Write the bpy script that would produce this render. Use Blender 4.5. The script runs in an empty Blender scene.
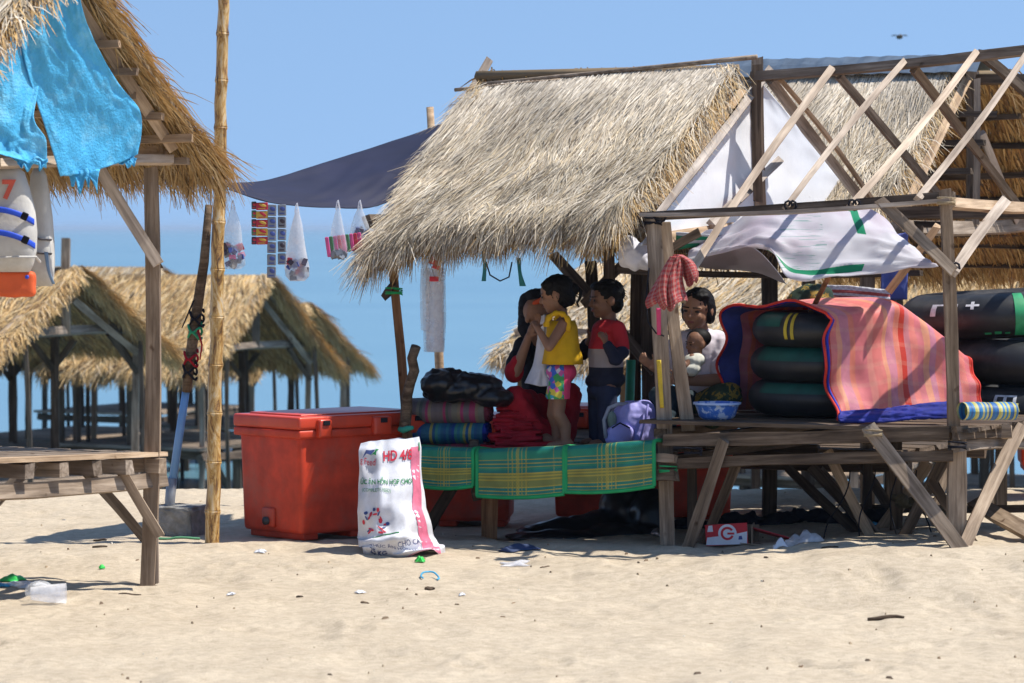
import bpy, bmesh, math, random
import numpy as np
from mathutils import Vector, Matrix
random.seed(7)
scene = bpy.context.scene
COL = scene.collection
R = math.radians
# ------------------------------------------------------------------ camera, sky, sun
W, H, F, HOR, CZ = 1024, 683, 3300.0, 228.0, 1.95
PITCH = math.atan((H / 2 - HOR) / F)
cd = bpy.data.cameras.new('camera'); cam = bpy.data.objects.new('camera', cd); COL.objects.link(cam)
cam.location = (0, 0, CZ); cam.rotation_euler = (math.pi / 2 - PITCH, 0, 0)
cd.sensor_width = 36; cd.lens = F * 36 / W; cd.clip_start = .5; cd.clip_end = 60000
cd.dof.use_dof = True; cd.dof.focus_distance = 19.7; cd.dof.aperture_fstop = 4.2
scene.camera = cam
SUN_EL, SUN_AZ = R(60), R(-2)
world = bpy.data.worlds.new('World'); scene.world = world; world.use_nodes = True
wn = world.node_tree.nodes; wl = world.node_tree.links
sky = wn.new('ShaderNodeTexSky'); sky.sky_type = 'NISHITA'; sky.sun_disc = False
sky.sun_elevation = SUN_EL; sky.sun_rotation = math.pi / 2 - SUN_AZ
sky.altitude = 0; sky.air_density = 1.0; sky.dust_density = 0.0; sky.ozone_density = 3.0
wtc = wn.new('ShaderNodeTexCoord'); wmp = wn.new('ShaderNodeMapping'); wmp.inputs['Location'].default_value = (0, 0, .23); wmp.inputs['Scale'].default_value = (1, 1, .5)
wl.new(wtc.outputs['Generated'], wmp.inputs[0]); wl.new(wmp.outputs[0], sky.inputs['Vector'])
wl.new(sky.outputs[0], wn['Background'].inputs[0]); wn['Background'].inputs[1].default_value = .135
sd = bpy.data.lights.new('sun', 'SUN'); sd.energy = 5.0; sd.angle = R(.53); sd.color = (1, .95, .87)
sun = bpy.data.objects.new('sun', sd); COL.objects.link(sun)
SDIR = Vector((math.cos(SUN_EL) * math.cos(SUN_AZ), math.cos(SUN_EL) * math.sin(SUN_AZ), math.sin(SUN_EL)))
sun.rotation_euler = SDIR.to_track_quat('Z', 'Y').to_euler(); sun.location = (0, 0, 30)
scene.view_settings.view_transform = 'Standard'; scene.view_settings.look = 'None'
scene.view_settings.exposure = .34; scene.view_settings.gamma = 1; scene.view_settings.use_curve_mapping = False
scene.render.engine = 'CYCLES'
scene.cycles.max_bounces = 8; scene.cycles.transparent_max_bounces = 12

# ------------------------------------------------------------------ geometry helpers
FW = Vector((0, math.cos(PITCH), -math.sin(PITCH))); UPV = Vector((0, math.sin(PITCH), math.cos(PITCH)))
CAM = Vector((0, 0, CZ))
def ray(px, py): return FW + Vector(((px - W / 2) / F, 0, 0)) + UPV * ((H / 2 - py) / F)
def at(px, py, D):
    d = ray(px, py); return CAM + d * (D / d.y)
def onz(px, py, z):
    d = ray(px, py); return CAM + d * ((z - CZ) / d.z)
TH = R(28); CT, ST = math.cos(TH), math.sin(TH)
class Frame:                       # a shelter's own axes: s along the ridge, w towards its front eave
    def __init__(f, x, y): f.o = Vector((x, y, 0))
    def __call__(f, s, w, z): return f.o + Vector((s * CT - w * ST, -s * ST - w * CT, z))
    def sw(f, p):
        q = p - f.o; return q.x * CT - q.y * ST, -q.x * ST - q.y * CT
    def onw(f, px, py, w):
        n = Vector((-ST, -CT, 0)); d = ray(px, py); return CAM + d * ((w - (CAM - f.o).dot(n)) / d.dot(n))
    def ons(f, px, py, s):
        n = Vector((CT, -ST, 0)); d = ray(px, py); return CAM + d * ((s - (CAM - f.o).dot(n)) / d.dot(n))

def hash2(ix, iy, seed):
    h = (ix.astype(np.int64) * 374761393 + iy.astype(np.int64) * 668265263 + seed * 974634777) & 0x7fffffff
    h = ((h ^ (h >> 13)) * 1274126177) & 0x7fffffff
    return ((h ^ (h >> 16)) & 0xffff) / 65535.0
def vnoise(x, y, seed=0):
    x = np.asarray(x, float); y = np.asarray(y, float)
    ix = np.floor(x); iy = np.floor(y); fx = x - ix; fy = y - iy
    fx = fx * fx * (3 - 2 * fx); fy = fy * fy * (3 - 2 * fy)
    a = hash2(ix, iy, seed); b = hash2(ix + 1, iy, seed); c = hash2(ix, iy + 1, seed); d = hash2(ix + 1, iy + 1, seed)
    return (a * (1 - fx) + b * fx) * (1 - fy) + (c * (1 - fx) + d * fx) * fy

# ------------------------------------------------------------------ objects
def setp(o, label=None, cat=None, group=None, kind=None):
    for k, v in (('label', label), ('category', cat), ('group', group), ('kind', kind)):
        if v: o[k] = v
    return o
def thing(name, label, cat, loc, rotz=0, group=None):
    o = bpy.data.objects.new(name, None); COL.objects.link(o); o.empty_display_size = .1
    o.location = loc; o.rotation_euler = (0, 0, rotz)
    return setp(o, label, cat, group)
def link(name, me, mats, parent=None, loc=(0, 0, 0), rot=None, smooth=False):
    o = bpy.data.objects.new(name, me); COL.objects.link(o)
    if mats is not None and not me.materials:
        for m in (mats if isinstance(mats, (list, tuple)) else [mats]): me.materials.append(m)
    if smooth: me.polygons.foreach_set('use_smooth', [True] * len(me.polygons))
    o.parent = parent; o.location = loc
    if rot is not None: o.rotation_euler = rot
    return o
def frombm(bm, name='m'):
    me = bpy.data.meshes.new(name); bm.to_mesh(me); bm.free(); return me
def wobj(name, verts, faces, mats, parent=None, smooth=False, uvs=None, base=None):
    """mesh given in world coordinates; origin at the parent's base or at the thing's own base"""
    v = np.array([tuple(p) for p in verts], float)
    if parent is not None: org = np.array(parent.location)
    elif base is not None: org = np.array(base)
    else: org = np.array([v[:, 0].mean(), v[:, 1].mean(), v[:, 2].min()])
    me = bpy.data.meshes.new(name); me.from_pydata((v - org).tolist(), [], [tuple(f) for f in faces]); me.update()
    if uvs is not None:
        ul = me.uv_layers.new(name='UVMap'); li = np.zeros(len(me.loops), int); me.loops.foreach_get('vertex_index', li)
        ul.data.foreach_set('uv', np.array(uvs, float)[li].ravel())
    return link(name, me, mats, parent, (0, 0, 0) if parent is not None else tuple(org), None, smooth)
def box_bm(bm, c, s, rot=None, bevel=0, seg=2):
    m = Matrix.Translation(Vector(c)) @ (rot.to_4x4() if rot else Matrix.Identity(4)) @ Matrix.Diagonal((*s, 1))
    r = bmesh.ops.create_cube(bm, size=1, matrix=m)
    if bevel:
        es = list({e for v in r['verts'] for e in v.link_edges})
        bmesh.ops.bevel(bm, geom=es, offset=bevel, segments=seg, affect='EDGES', profile=.6)
    return r
def basis(ax, hint):
    x = ax.normalized(); z = hint - x * hint.dot(x)
    if z.length < 1e-4: z = Vector((1, 0, 0)) - x * x.x
    z.normalize(); y = z.cross(x)
    return Matrix((x, y, z)).transposed()
BR = random.Random(3)
def board(parent, name, p0, p1, a, b, mat, hint=Vector((0, -1, .15)), jit=.10, loc=None):
    """sawn timber from p0 to p1: a = width across the view, b = depth; uneven edges"""
    p0 = Vector(p0); p1 = Vector(p1); L = (p1 - p0).length; n = max(2, min(6, int(L / .35) + 1))
    vs = []; bow = BR.uniform(-1, 1) * L * .013
    for i in range(n + 1):
        t = i / n; x = (t - .5) * L; k = 1 + BR.uniform(-jit, jit); oy = bow * math.sin(t * math.pi) + BR.uniform(-.03, .03) * a
        for (sy, sz) in ((-1, -1), (1, -1), (1, 1), (-1, 1)):
            ex = BR.uniform(-.012, .012) if i in (0, n) else 0
            vs.append((x + ex, oy + sy * a / 2 * k, sz * b / 2 * (1 + BR.uniform(-jit, jit))))
    fs = [(3, 2, 1, 0), tuple(4 * n + q for q in (0, 1, 2, 3))]
    for i in range(n):
        for q in range(4): fs.append((4 * i + q, 4 * i + (q + 1) % 4, 4 * i + 4 + (q + 1) % 4, 4 * i + 4 + q))
    me = bpy.data.meshes.new(name); me.from_pydata(vs, [], fs); me.update()
    o = link(name, me, mat, parent)
    mid = (p0 + p1) / 2 - (parent.location if parent else Vector())
    o.rotation_mode = 'QUATERNION'; o.rotation_quaternion = basis(p1 - p0, hint).to_quaternion(); o.location = mid
    return o
def tube_pts(pts, rads, nseg=8, flat=1.0, jit=0.0, rnd=None, closed=True):
    rnd = rnd or BR; pts = [Vector(p) for p in pts]; vs = []; fs = []
    n = len(pts); y0 = None
    for i, p in enumerate(pts):
        t = (pts[min(i + 1, n - 1)] - pts[max(i - 1, 0)]).normalized()
        if y0 is None: y0 = Vector((0, -1, .2)) if abs(t.y) < .9 else Vector((1, 0, 0))
        y0 = (y0 - t * y0.dot(t)).normalized(); z0 = t.cross(y0)
        for k in range(nseg):
            a = 2 * math.pi * k / nseg; r = rads[i] * (1 + rnd.uniform(-jit, jit))
            vs.append(p + y0 * math.cos(a) * r + z0 * math.sin(a) * r * flat)
    for i in range(n - 1):
        for k in range(nseg): fs.append((i * nseg + k, i * nseg + (k + 1) % nseg, (i + 1) * nseg + (k + 1) % nseg, (i + 1) * nseg + k))
    if closed:
        fs.append(tuple(range(nseg))[::-1]); fs.append(tuple((n - 1) * nseg + k for k in range(nseg)))
    return vs, fs
def pole(parent, name, p0, p1, r0, r1, mat, n=7, wob=.012, nseg=8, label=None):
    p0 = Vector(p0); p1 = Vector(p1)
    pts = [p0.lerp(p1, i / n) + Vector((BR.uniform(-wob, wob), BR.uniform(-wob, wob), 0)) * (0 < i < n) for i in range(n + 1)]
    vs, fs = tube_pts(pts, [r0 + (r1 - r0) * i / n for i in range(n + 1)], nseg, jit=.06)
    return wobj(name, vs, fs, mat, parent, smooth=True)
def catmull(P, t):
    n = len(P) - 1; x = t * n; i = min(int(x), n - 1); f = x - i
    p0 = P[max(i - 1, 0)]; p1 = P[i]; p2 = P[i + 1]; p3 = P[min(i + 2, n)]
    return .5 * ((2 * p1) + (p2 - p0) * f + (2 * p0 - 5 * p1 + 4 * p2 - p3) * f * f + (3 * p1 - p0 - 3 * p2 + p3) * f ** 3)
def patch(ctrl, nu, nv, wr=0, ws=4, seed=1, wdir=None, cu=1.0):
    """cloth sheet through a grid of control points (rows = v), with wrinkles"""
    vs = []; uv = []
    for j in range(nv + 1):
        row = [catmull([r[k] for r in ctrl], j / nv) if len(ctrl) > 2 else ctrl[0][k].lerp(ctrl[-1][k], j / nv) for k in range(len(ctrl[0]))]
        for i in range(nu + 1):
            vs.append(catmull(row, i / nu) if len(row) > 2 else row[0].lerp(row[-1], i / nu)); uv.append((i / nu, j / nv))
    if wr:
        u = np.array(uv); d = wdir or Vector((0, -1, .2))
        nz = (vnoise(u[:, 0] * ws, u[:, 1] * ws * cu, seed) - .5) * 2 + (vnoise(u[:, 0] * ws * 2.7 + 9, u[:, 1] * ws * 2.7 * cu, seed + 5) - .5) * 1.0
        rid = 1 - np.abs(vnoise(u[:, 0] * ws * 1.7 + u[:, 1] * ws, u[:, 1] * ws * 1.1 - u[:, 0] * ws * .6, seed + 9) * 2 - 1) * 2
        for k in range(len(vs)): vs[k] = vs[k] + d * float(wr * (nz[k] + .5 * rid[k]))
    fs = [(j * (nu + 1) + i, j * (nu + 1) + i + 1, (j + 1) * (nu + 1) + i + 1, (j + 1) * (nu + 1) + i) for j in range(nv) for i in range(nu)]
    return vs, fs, uv
def sheet(name, ctrl, nu, nv, mat, parent=None, thick=.004, **k):
    vs, fs, uv = patch(ctrl, nu, nv, **k)
    o = wobj(name, vs, fs, mat, parent, smooth=True, uvs=uv)
    m = o.modifiers.new('thickness', 'SOLIDIFY'); m.thickness = thick; m.offset = 0
    return o
def capsule(bm, p0, p1, r0, r1=None, seg=12):
    p0 = Vector(p0); p1 = Vector(p1); r1 = r0 if r1 is None else r1
    L = (p1 - p0).length; n = 4; prof = []
    for i in range(n + 1): a = math.pi / 2 * (1 - i / n); prof.append((-math.sin(a) * r0, math.cos(a) * r0))
    for i in range(n + 1): a = math.pi / 2 * i / n; prof.append((L + math.sin(a) * r1, math.cos(a) * r1))
    M = basis(p1 - p0 if L > 1e-5 else Vector((0, 0, 1)), Vector((.3, -1, .2))); rings = []
    for (x, r) in prof:
        rings.append([bm.verts.new(p0 + M @ Vector((x, max(r, 1e-4) * math.cos(2 * math.pi * k / seg), max(r, 1e-4) * math.sin(2 * math.pi * k / seg)))) for k in range(seg)])
    for a, b in zip(rings, rings[1:]):
        for k in range(seg): bm.faces.new((a[k], a[(k + 1) % seg], b[(k + 1) % seg], b[k]))
    bm.faces.new(rings[0][::-1]); bm.faces.new(rings[-1])
def ellip(bm, c, r, rot=None, seg=16):
    m = Matrix.Translation(Vector(c)) @ (rot.to_4x4() if rot else Matrix.Identity(4)) @ Matrix.Diagonal((*r, 1))
    bmesh.ops.create_uvsphere(bm, u_segments=seg, v_segments=seg // 2 + 2, radius=1, matrix=m)
def blend(name, bm, mat, parent, voxel=.006, smooth=4, rough=0, rs=20, cut=None):
    """melt overlapping solids (world coordinates) into one continuous skin"""
    org = Vector(parent.location) if parent else None
    if org is None:
        xs = [v.co for v in bm.verts]; org = Vector((sum(v.x for v in xs) / len(xs), sum(v.y for v in xs) / len(xs), min(v.z for v in xs)))
    bmesh.ops.recalc_face_normals(bm, faces=bm.faces)
    bmesh.ops.translate(bm, vec=-org, verts=bm.verts)
    me = frombm(bm, name); o = bpy.data.objects.new(name, me); COL.objects.link(o)
    r = o.modifiers.new('r', 'REMESH'); r.mode = 'VOXEL'; r.voxel_size = voxel; r.use_smooth_shade = True
    if smooth: s = o.modifiers.new('s', 'SMOOTH'); s.iterations = smooth; s.factor = .5
    bpy.context.view_layer.update(); dg = bpy.context.evaluated_depsgraph_get()
    m2 = bpy.data.meshes.new_from_object(o.evaluated_get(dg)); o.modifiers.clear(); o.data = m2; m2.name = name
    bpy.data.meshes.remove(me)
    if rough:
        n = len(m2.vertices); co = np.zeros(n * 3); no = np.zeros(n * 3); m2.vertices.foreach_get('co', co); m2.vertices.foreach_get('normal', no)
        co = co.reshape(-1, 3); no = no.reshape(-1, 3)
        nz = vnoise(co[:, 0] * rs + co[:, 1] * rs * .5, co[:, 2] * rs + co[:, 1] * rs, 4) - .5 + .5 * (vnoise(co[:, 0] * rs * 2.3, co[:, 2] * rs * 2.3 + co[:, 1] * rs, 8) - .5)
        m2.vertices.foreach_set('co', (co + no * (nz * rough)[:, None]).ravel()); m2.update()
    if cut is not None:
        b2 = bmesh.new(); b2.from_mesh(m2); bmesh.ops.bisect_plane(b2, geom=b2.verts[:] + b2.edges[:] + b2.faces[:], plane_co=(0, 0, cut - org.z), plane_no=(0, 0, -1), clear_outer=True); b2.to_mesh(m2); b2.free()
    for m in (mat if isinstance(mat, (list, tuple)) else [mat]): m2.materials.append(m)
    m2.polygons.foreach_set('use_smooth', [True] * len(m2.polygons))
    o.parent = parent; o.location = (0, 0, 0) if parent else org
    return o

# ------------------------------------------------------------------ materials
def newmat(name):
    m = bpy.data.materials.new(name); m.use_nodes = True; nt = m.node_tree
    return m, nt, nt.nodes['Principled BSDF']
def N(nt, t, **kw):
    n = nt.nodes.new(t)
    for k, v in kw.items():
        if k.startswith('i_'):
            key = k[2:]; n.inputs[int(key) if key.isdigit() else key].default_value = v
        else: setattr(n, k, v)
    return n
def coords(nt, scale=(1, 1, 1), which='Object', rnd=False):
    tc = N(nt, 'ShaderNodeTexCoord'); mp = N(nt, 'ShaderNodeMapping'); mp.inputs['Scale'].default_value = scale
    nt.links.new(tc.outputs[which], mp.inputs['Vector'])
    if rnd:
        oi = N(nt, 'ShaderNodeObjectInfo'); cx = N(nt, 'ShaderNodeVectorMath', operation='SCALE'); cx.inputs[0].default_value = (13, 7, 5)
        nt.links.new(oi.outputs['Random'], cx.inputs['Scale']); nt.links.new(cx.outputs[0], mp.inputs['Location'])
    return mp.outputs[0]
def ramp(nt, fac, stops, mode='LINEAR'):
    r = N(nt, 'ShaderNodeValToRGB'); r.color_ramp.interpolation = mode; e = r.color_ramp.elements
    while len(e) > 1: e.remove(e[-1])
    e[0].position, e[0].color = stops[0][0], (*stops[0][1], 1)
    for p, c in stops[1:]:
        x = e.new(p); x.color = (*c, 1)
    nt.links.new(fac, r.inputs[0]); return r.outputs[0]
def noise(nt, vec, scale, detail=3, rough=.55, dist=0):
    n = N(nt, 'ShaderNodeTexNoise'); n.inputs['Scale'].default_value = scale; n.inputs['Detail'].default_value = detail
    n.inputs['Roughness'].default_value = rough; n.inputs['Distortion'].default_value = dist
    nt.links.new(vec, n.inputs['Vector']); return n.outputs['Fac']
def mixc(nt, fac, a, b, mode='MIX'):
    m = N(nt, 'ShaderNodeMix', data_type='RGBA', blend_type=mode)
    for s, v in ((0, fac), (6, a), (7, b)):
        if hasattr(v, 'is_linked'): nt.links.new(v, m.inputs[s])
        else: m.inputs[s].default_value = v if s == 0 else (*v, 1)
    return m.outputs[2]
def bump(nt, b, h, strength=.3, dist=.01):
    n = N(nt, 'ShaderNodeBump'); n.inputs['Strength'].default_value = strength; n.inputs['Distance'].default_value = dist
    nt.links.new(h, n.inputs['Height']); nt.links.new(n.outputs[0], b.inputs['Normal'])
def plain(name, c, rough=.6, var=.25, scale=8, bmp=.15, bd=.004, spec=.4, dirt=None, metal=0, trans=0):
    m, nt, b = newmat(name); v = coords(nt)
    f = noise(nt, v, scale, 5); c2 = tuple(x * (1 - var) for x in c); c1 = tuple(min(1, x * (1 + var * .6)) for x in c)
    col = ramp(nt, f, [(.3, c2), (.7, c1)])
    if dirt:
        g = noise(nt, v, scale * .35, 6, .7); k = ramp(nt, g, [(.5, (0, 0, 0)), (.72, (1, 1, 1))]); col = mixc(nt, k, col, dirt)
    nt.links.new(col, b.inputs['Base Color']); b.inputs['Roughness'].default_value = rough
    b.inputs['Specular IOR Level'].default_value = spec; b.inputs['Metallic'].default_value = metal
    if bmp: bump(nt, b, noise(nt, v, scale * 5, 4), bmp, bd)
    if trans:
        tr = N(nt, 'ShaderNodeBsdfTranslucent'); nt.links.new(col, tr.inputs[0]); mx = N(nt, 'ShaderNodeMixShader'); mx.inputs[0].default_value = trans
        nt.links.new(b.outputs[0], mx.inputs[1]); nt.links.new(tr.outputs[0], mx.inputs[2]); nt.links.new(mx.outputs[0], nt.nodes['Material Output'].inputs[0])
    return m
def wood(name, dark, mid, light, grain=1.0, paint=None):
    m, nt, b = newmat(name); v = coords(nt, (2.2, 38 * grain, 38 * grain), rnd=True)
    f = noise(nt, v, 1.0, 5, .65, .4); col = ramp(nt, f, [(.28, dark), (.5, mid), (.72, light)])
    v2 = coords(nt, (1.5, 4, 4), rnd=True); f2 = noise(nt, v2, 1.5, 4); blot = ramp(nt, f2, [(.35, (.62, .58, .55)), (.65, (1.1, 1.08, 1.05))])
    col = mixc(nt, 1.0, col, blot, 'MULTIPLY')
    oi = N(nt, 'ShaderNodeObjectInfo'); tint = ramp(nt, oi.outputs['Random'], [(0, (.55, .51, .48)), (.3, (.88, .86, .86)), (.6, (1.0, .95, .90)), (1, (1.28, 1.16, 1.02))])
    col = mixc(nt, 1.0, col, tint, 'MULTIPLY')
    vk = coords(nt, (9, 14, 14), rnd=True); kn = noise(nt, vk, .8, 2); kk = ramp(nt, kn, [(.70, (1, 1, 1)), (.76, (.45, .38, .33))])
    col = mixc(nt, 1.0, col, kk, 'MULTIPLY')
    nt.links.new(col, b.inputs['Base Color']); b.inputs['Roughness'].default_value = .85; b.inputs['Specular IOR Level'].default_value = .2
    bump(nt, b, f, .5, .006); return m
def striped(name, vst, ust=None, uf=.6, ucol=None, weave=(220, 160), rough=.55, wf=.35, spec=.4, bmp=.3, trans=0):
    m, nt, b = newmat(name); tc = N(nt, 'ShaderNodeTexCoord'); sp = N(nt, 'ShaderNodeSeparateXYZ'); nt.links.new(tc.outputs['UV'], sp.inputs[0])
    col = ramp(nt, sp.outputs['Y'], vst, 'CONSTANT')
    if ust:
        k = ramp(nt, sp.outputs['X'], ust, 'CONSTANT')
        if ucol is None: col = mixc(nt, uf, col, k)
        else:
            mu = N(nt, 'ShaderNodeMath', operation='MULTIPLY'); nt.links.new(k, mu.inputs[0]); mu.inputs[1].default_value = uf
            col = mixc(nt, mu.outputs[0], col, ucol)
    ck = N(nt, 'ShaderNodeTexChecker'); mp = N(nt, 'ShaderNodeMapping'); mp.inputs['Scale'].default_value = (weave[0], weave[1], 1)
    nt.links.new(tc.outputs['UV'], mp.inputs[0]); nt.links.new(mp.outputs[0], ck.inputs['Vector']); ck.inputs['Scale'].default_value = 1
    sh = ramp(nt, ck.outputs['Fac'], [(0, (1 - wf,) * 3), (1, (1, 1, 1))]); col = mixc(nt, 1.0, col, sh, 'MULTIPLY')
    dn = noise(nt, coords(nt), 9, 5); dv = ramp(nt, dn, [(.3, (.72, .70, .68)), (.65, (1.05, 1.05, 1.05))]); col = mixc(nt, 1.0, col, dv, 'MULTIPLY')
    nt.links.new(col, b.inputs['Base Color']); b.inputs['Roughness'].default_value = rough; b.inputs['Specular IOR Level'].default_value = spec
    bump(nt, b, ck.outputs['Fac'], bmp, .002)
    if trans:
        tr = N(nt, 'ShaderNodeBsdfTranslucent'); nt.links.new(col, tr.inputs[0]); mx = N(nt, 'ShaderNodeMixShader'); mx.inputs[0].default_value = trans
        nt.links.new(b.outputs[0], mx.inputs[1]); nt.links.new(tr.outputs[0], mx.inputs[2]); nt.links.new(mx.outputs[0], nt.nodes['Material Output'].inputs[0])
    return m
def clear_plastic(name, c, opacity=.35, rough=.25):
    m, nt, b = newmat(name); b.inputs['Base Color'].default_value = (*c, 1); b.inputs['Roughness'].default_value = rough
    t = N(nt, 'ShaderNodeBsdfTransparent'); tr = N(nt, 'ShaderNodeBsdfTranslucent'); tr.inputs[0].default_value = (*c, 1)
    m1 = N(nt, 'ShaderNodeMixShader'); m1.inputs[0].default_value = .5; nt.links.new(b.outputs[0], m1.inputs[1]); nt.links.new(tr.outputs[0], m1.inputs[2])
    f = noise(nt, coords(nt), 14, 4); k = ramp(nt, f, [(.3, (opacity * .6,) * 3), (.7, (min(1, opacity * 1.5),) * 3)])
    m2 = N(nt, 'ShaderNodeMixShader'); nt.links.new(k, m2.inputs[0]); nt.links.new(t.outputs[0], m2.inputs[1]); nt.links.new(m1.outputs[0], m2.inputs[2])
    nt.links.new(m2.outputs[0], nt.nodes['Material Output'].inputs[0]); return m
WOOD = wood('weathered_grey_wood', (.13, .105, .083), (.30, .25, .20), (.47, .41, .345))
WOODT = wood('tan_sawn_wood', (.20, .150, .105), (.42, .33, .24), (.58, .48, .37))
WOODD = wood('dark_old_wood', (.04, .031, .024), (.115, .090, .069), (.215, .178, .142))
WOODR = wood('reddish_sawn_wood', (.14, .075, .04), (.30, .165, .09), (.42, .26, .15))
LATH = wood('pale_lath', (.24, .21, .185), (.46, .41, .36), (.62, .57, .51))
def thatch_mat(name):
    m, nt, b = newmat(name); a = N(nt, 'ShaderNodeVertexColor', layer_name='Col')
    f = noise(nt, coords(nt), 3, 4); k = ramp(nt, f, [(.3, (.78, .76, .74)), (.7, (1.08, 1.07, 1.05))]); col = mixc(nt, 1.0, a.outputs[0], k, 'MULTIPLY')
    nt.links.new(col, b.inputs['Base Color']); b.inputs['Roughness'].default_value = .75; b.inputs['Specular IOR Level'].default_value = .25
    return m
THATCH = thatch_mat('dry_grass_thatch')
def bamboo_mat():
    m, nt, b = newmat('bamboo'); v = coords(nt, (13, 13, 3.2)); f = noise(nt, v, 1.2, 7, .75, 1.5)
    col = ramp(nt, f, [(.36, (.07, .04, .02)), (.43, (.26, .13, .04)), (.50, (.50, .30, .09)), (.57, (.60, .45, .25)), (.66, (.45, .38, .29))])
    nt.links.new(col, b.inputs['Base Color']); b.inputs['Roughness'].default_value = .42; bump(nt, b, noise(nt, coords(nt, (60, 60, 2)), 1, 3), .2, .003); return m
BAMBOO = bamboo_mat()
REDP = plain('cooler_red_plastic', (.60, .055, .020), .5, .3, 7, .15, .003, .35, dirt=(.40, .09, .055))
REDP2 = plain('cooler_lid_plastic', (.62, .060, .024), .33, .15, 6, .05, .002, .5, dirt=(.36, .05, .035))
BLACKR = plain('tube_rubber', (.018, .019, .021), .45, .35, 9, .1, .003, .45, dirt=(.075, .07, .065))
WHITET = plain('white_tarp', (.86, .87, .90), .5, .06, 4, .25, .006, .3, trans=.12)
GREYT = plain('grey_tarp', (.42, .40, .42), .6, .15, 4, .25, .006, .3, trans=.3)
GREENP = plain('green_print', (.02, .30, .13), .5, .15, 6, .1)
BLUET = plain('blue_tarp', (.10, .54, .90), .55, .15, 14, .8, .010, .3, dirt=(.26, .70, .96), trans=.2)
NAVYT = plain('navy_tarp', (.014, .016, .042), .7, .2, 3, .15, .004, .3)
SKIN = plain('brown_skin', (.27, .14, .083), .55, .15, 10, .05, .001, .35)
SKIN2 = plain('brown_skin_deep', (.215, .108, .065), .55, .15, 10, .05, .001, .35)
HAIR = plain('black_hair', (.007, .006, .006), .6, .4, 30, .3, .003, .15)
STEEL = plain('grey_steel', (.35, .37, .40), .35, .2, 12, .1, .002, .5, metal=.8)
BLACKBAG = plain('black_plastic', (.010, .010, .012), .32, .3, 6, .12, .006, .45)
DKCLOTH = plain('black_cloth', (.014, .014, .020), .85, .3, 12, .3, .003, .2)
REDCLOTH = plain('red_cloth', (.36, .012, .022), .8, .3, 10, .4, .004, .2)
WHITECL = plain('white_cloth', (.66, .66, .72), .8, .12, 10, .4, .004, .2)
CLEAR = clear_plastic('clear_plastic', (.85, .88, .92), .30)
CLEAR2 = clear_plastic('cloudy_plastic', (.88, .89, .93), .55)

# ------------------------------------------------------------------ ground
GC = [(147, 587, 18.0, 0), (30, 600, 17.3, 0), (215, 540, 20, 0), (298, 543, 20, 0), (400, 556, 19.3, 0), (600, 545, 19.8, 0), (668, 545, 19.7, 0), (740, 548, 19.4, 0),
      (850, 540, 19.1, 0), (957, 542, 18.8, 0), (1024, 545, 18.6, 0), (490, 530, 21.8, 0), (640, 520, 22.2, 0), (880, 530, 20.0, 0), (800, 525, 20.3, 0)]
GP = [at(a, b, c) for a, b, c, _ in GC]
_fr = random.Random(77)
FOOT = [(_fr.uniform(-3.2, 3.2), _fr.uniform(13.6, 19.2), _fr.uniform(0, 3.14), _fr.uniform(.005, .014)) for _ in range(120)]
def ground(x, y):
    x = np.asarray(x, float); y = np.asarray(y, float)
    sw = np.full(x.shape, .08); sz = np.zeros(x.shape)
    for p in GP:
        w = np.exp(-((x - p.x) ** 2 + (y - p.y) ** 2) / (2 * .6 ** 2)); sw = sw + w; sz = sz + w * p.z
    z = sz / sw
    t = np.clip((y - 24.6) / 12.0, 0, 1); z = z - 2.2 * (1 - (1 - t) ** 2) - np.clip((y - 36) / 40, 0, 1) * 2
    amp = np.clip(1.4 - np.abs(y - 17) / 12, .4, 1)
    # soft trampled hollows
    z = z + amp * .028 * (vnoise(x * 1.6, y * 1.1, 1) - .5) + amp * .015 * (vnoise(x * 4.2 + 3, y * 3.1, 2) - .5) + amp * .010 * (vnoise(x * 9, y * 6, 3) - .5) + .009 * (vnoise(x * 21, y * 14, 4) - .5)
    pit = vnoise(x * 3.1 + 7, y * 2.6 + 2, 11); z = z - amp * .02 * np.clip((pit - .62) / .25, 0, 1)
    for (fx, fy, fa, fd) in FOOT:
        m = (np.abs(x - fx) < .4) & (np.abs(y - fy) < .4)
        if not np.any(m): continue
        dx = x[m] - fx; dy = y[m] - fy; u = (dx * math.cos(fa) + dy * math.sin(fa)) / .13; v = (-dx * math.sin(fa) + dy * math.cos(fa)) / .065; r2 = u * u + v * v
        z[m] = z[m] - fd * np.exp(-r2 * r2) + fd * .45 * np.exp(-(np.sqrt(r2) - 1.35) ** 2 / .10)
    return z
def gz(x, y): return float(ground(np.array([x]), np.array([y]))[0])
def axis(f0, f1, st, far0, far1, g=1.35):
    a = list(np.arange(f0, f1 + 1e-6, st)); s = st
    while a[-1] < far1: s *= g; a.append(a[-1] + s)
    s = st
    while a[0] > far0: s *= g; a.insert(0, a[0] - s)
    return np.array(a)
gx = axis(-3.5, 3.5, .022, -400, 400); gy = axis(13.4, 25.4, .03, -200, 90)
XX, YY = np.meshgrid(gx, gy); ZZ = ground(XX, YY)
nx, ny = len(gx), len(gy)
me = bpy.data.meshes.new('sand'); idx = np.arange(nx * ny).reshape(ny, nx)
q = np.stack([idx[:-1, :-1], idx[:-1, 1:], idx[1:, 1:], idx[1:, :-1]], -1).reshape(-1, 4)
me.vertices.add(nx * ny); me.vertices.foreach_set('co', np.stack([XX, YY, ZZ], -1).ravel())
me.loops.add(q.size); me.loops.foreach_set('vertex_index', q.ravel()); me.polygons.add(len(q))
me.polygons.foreach_set('loop_start', np.arange(0, q.size, 4)); me.update(calc_edges=True); me.validate()
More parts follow.
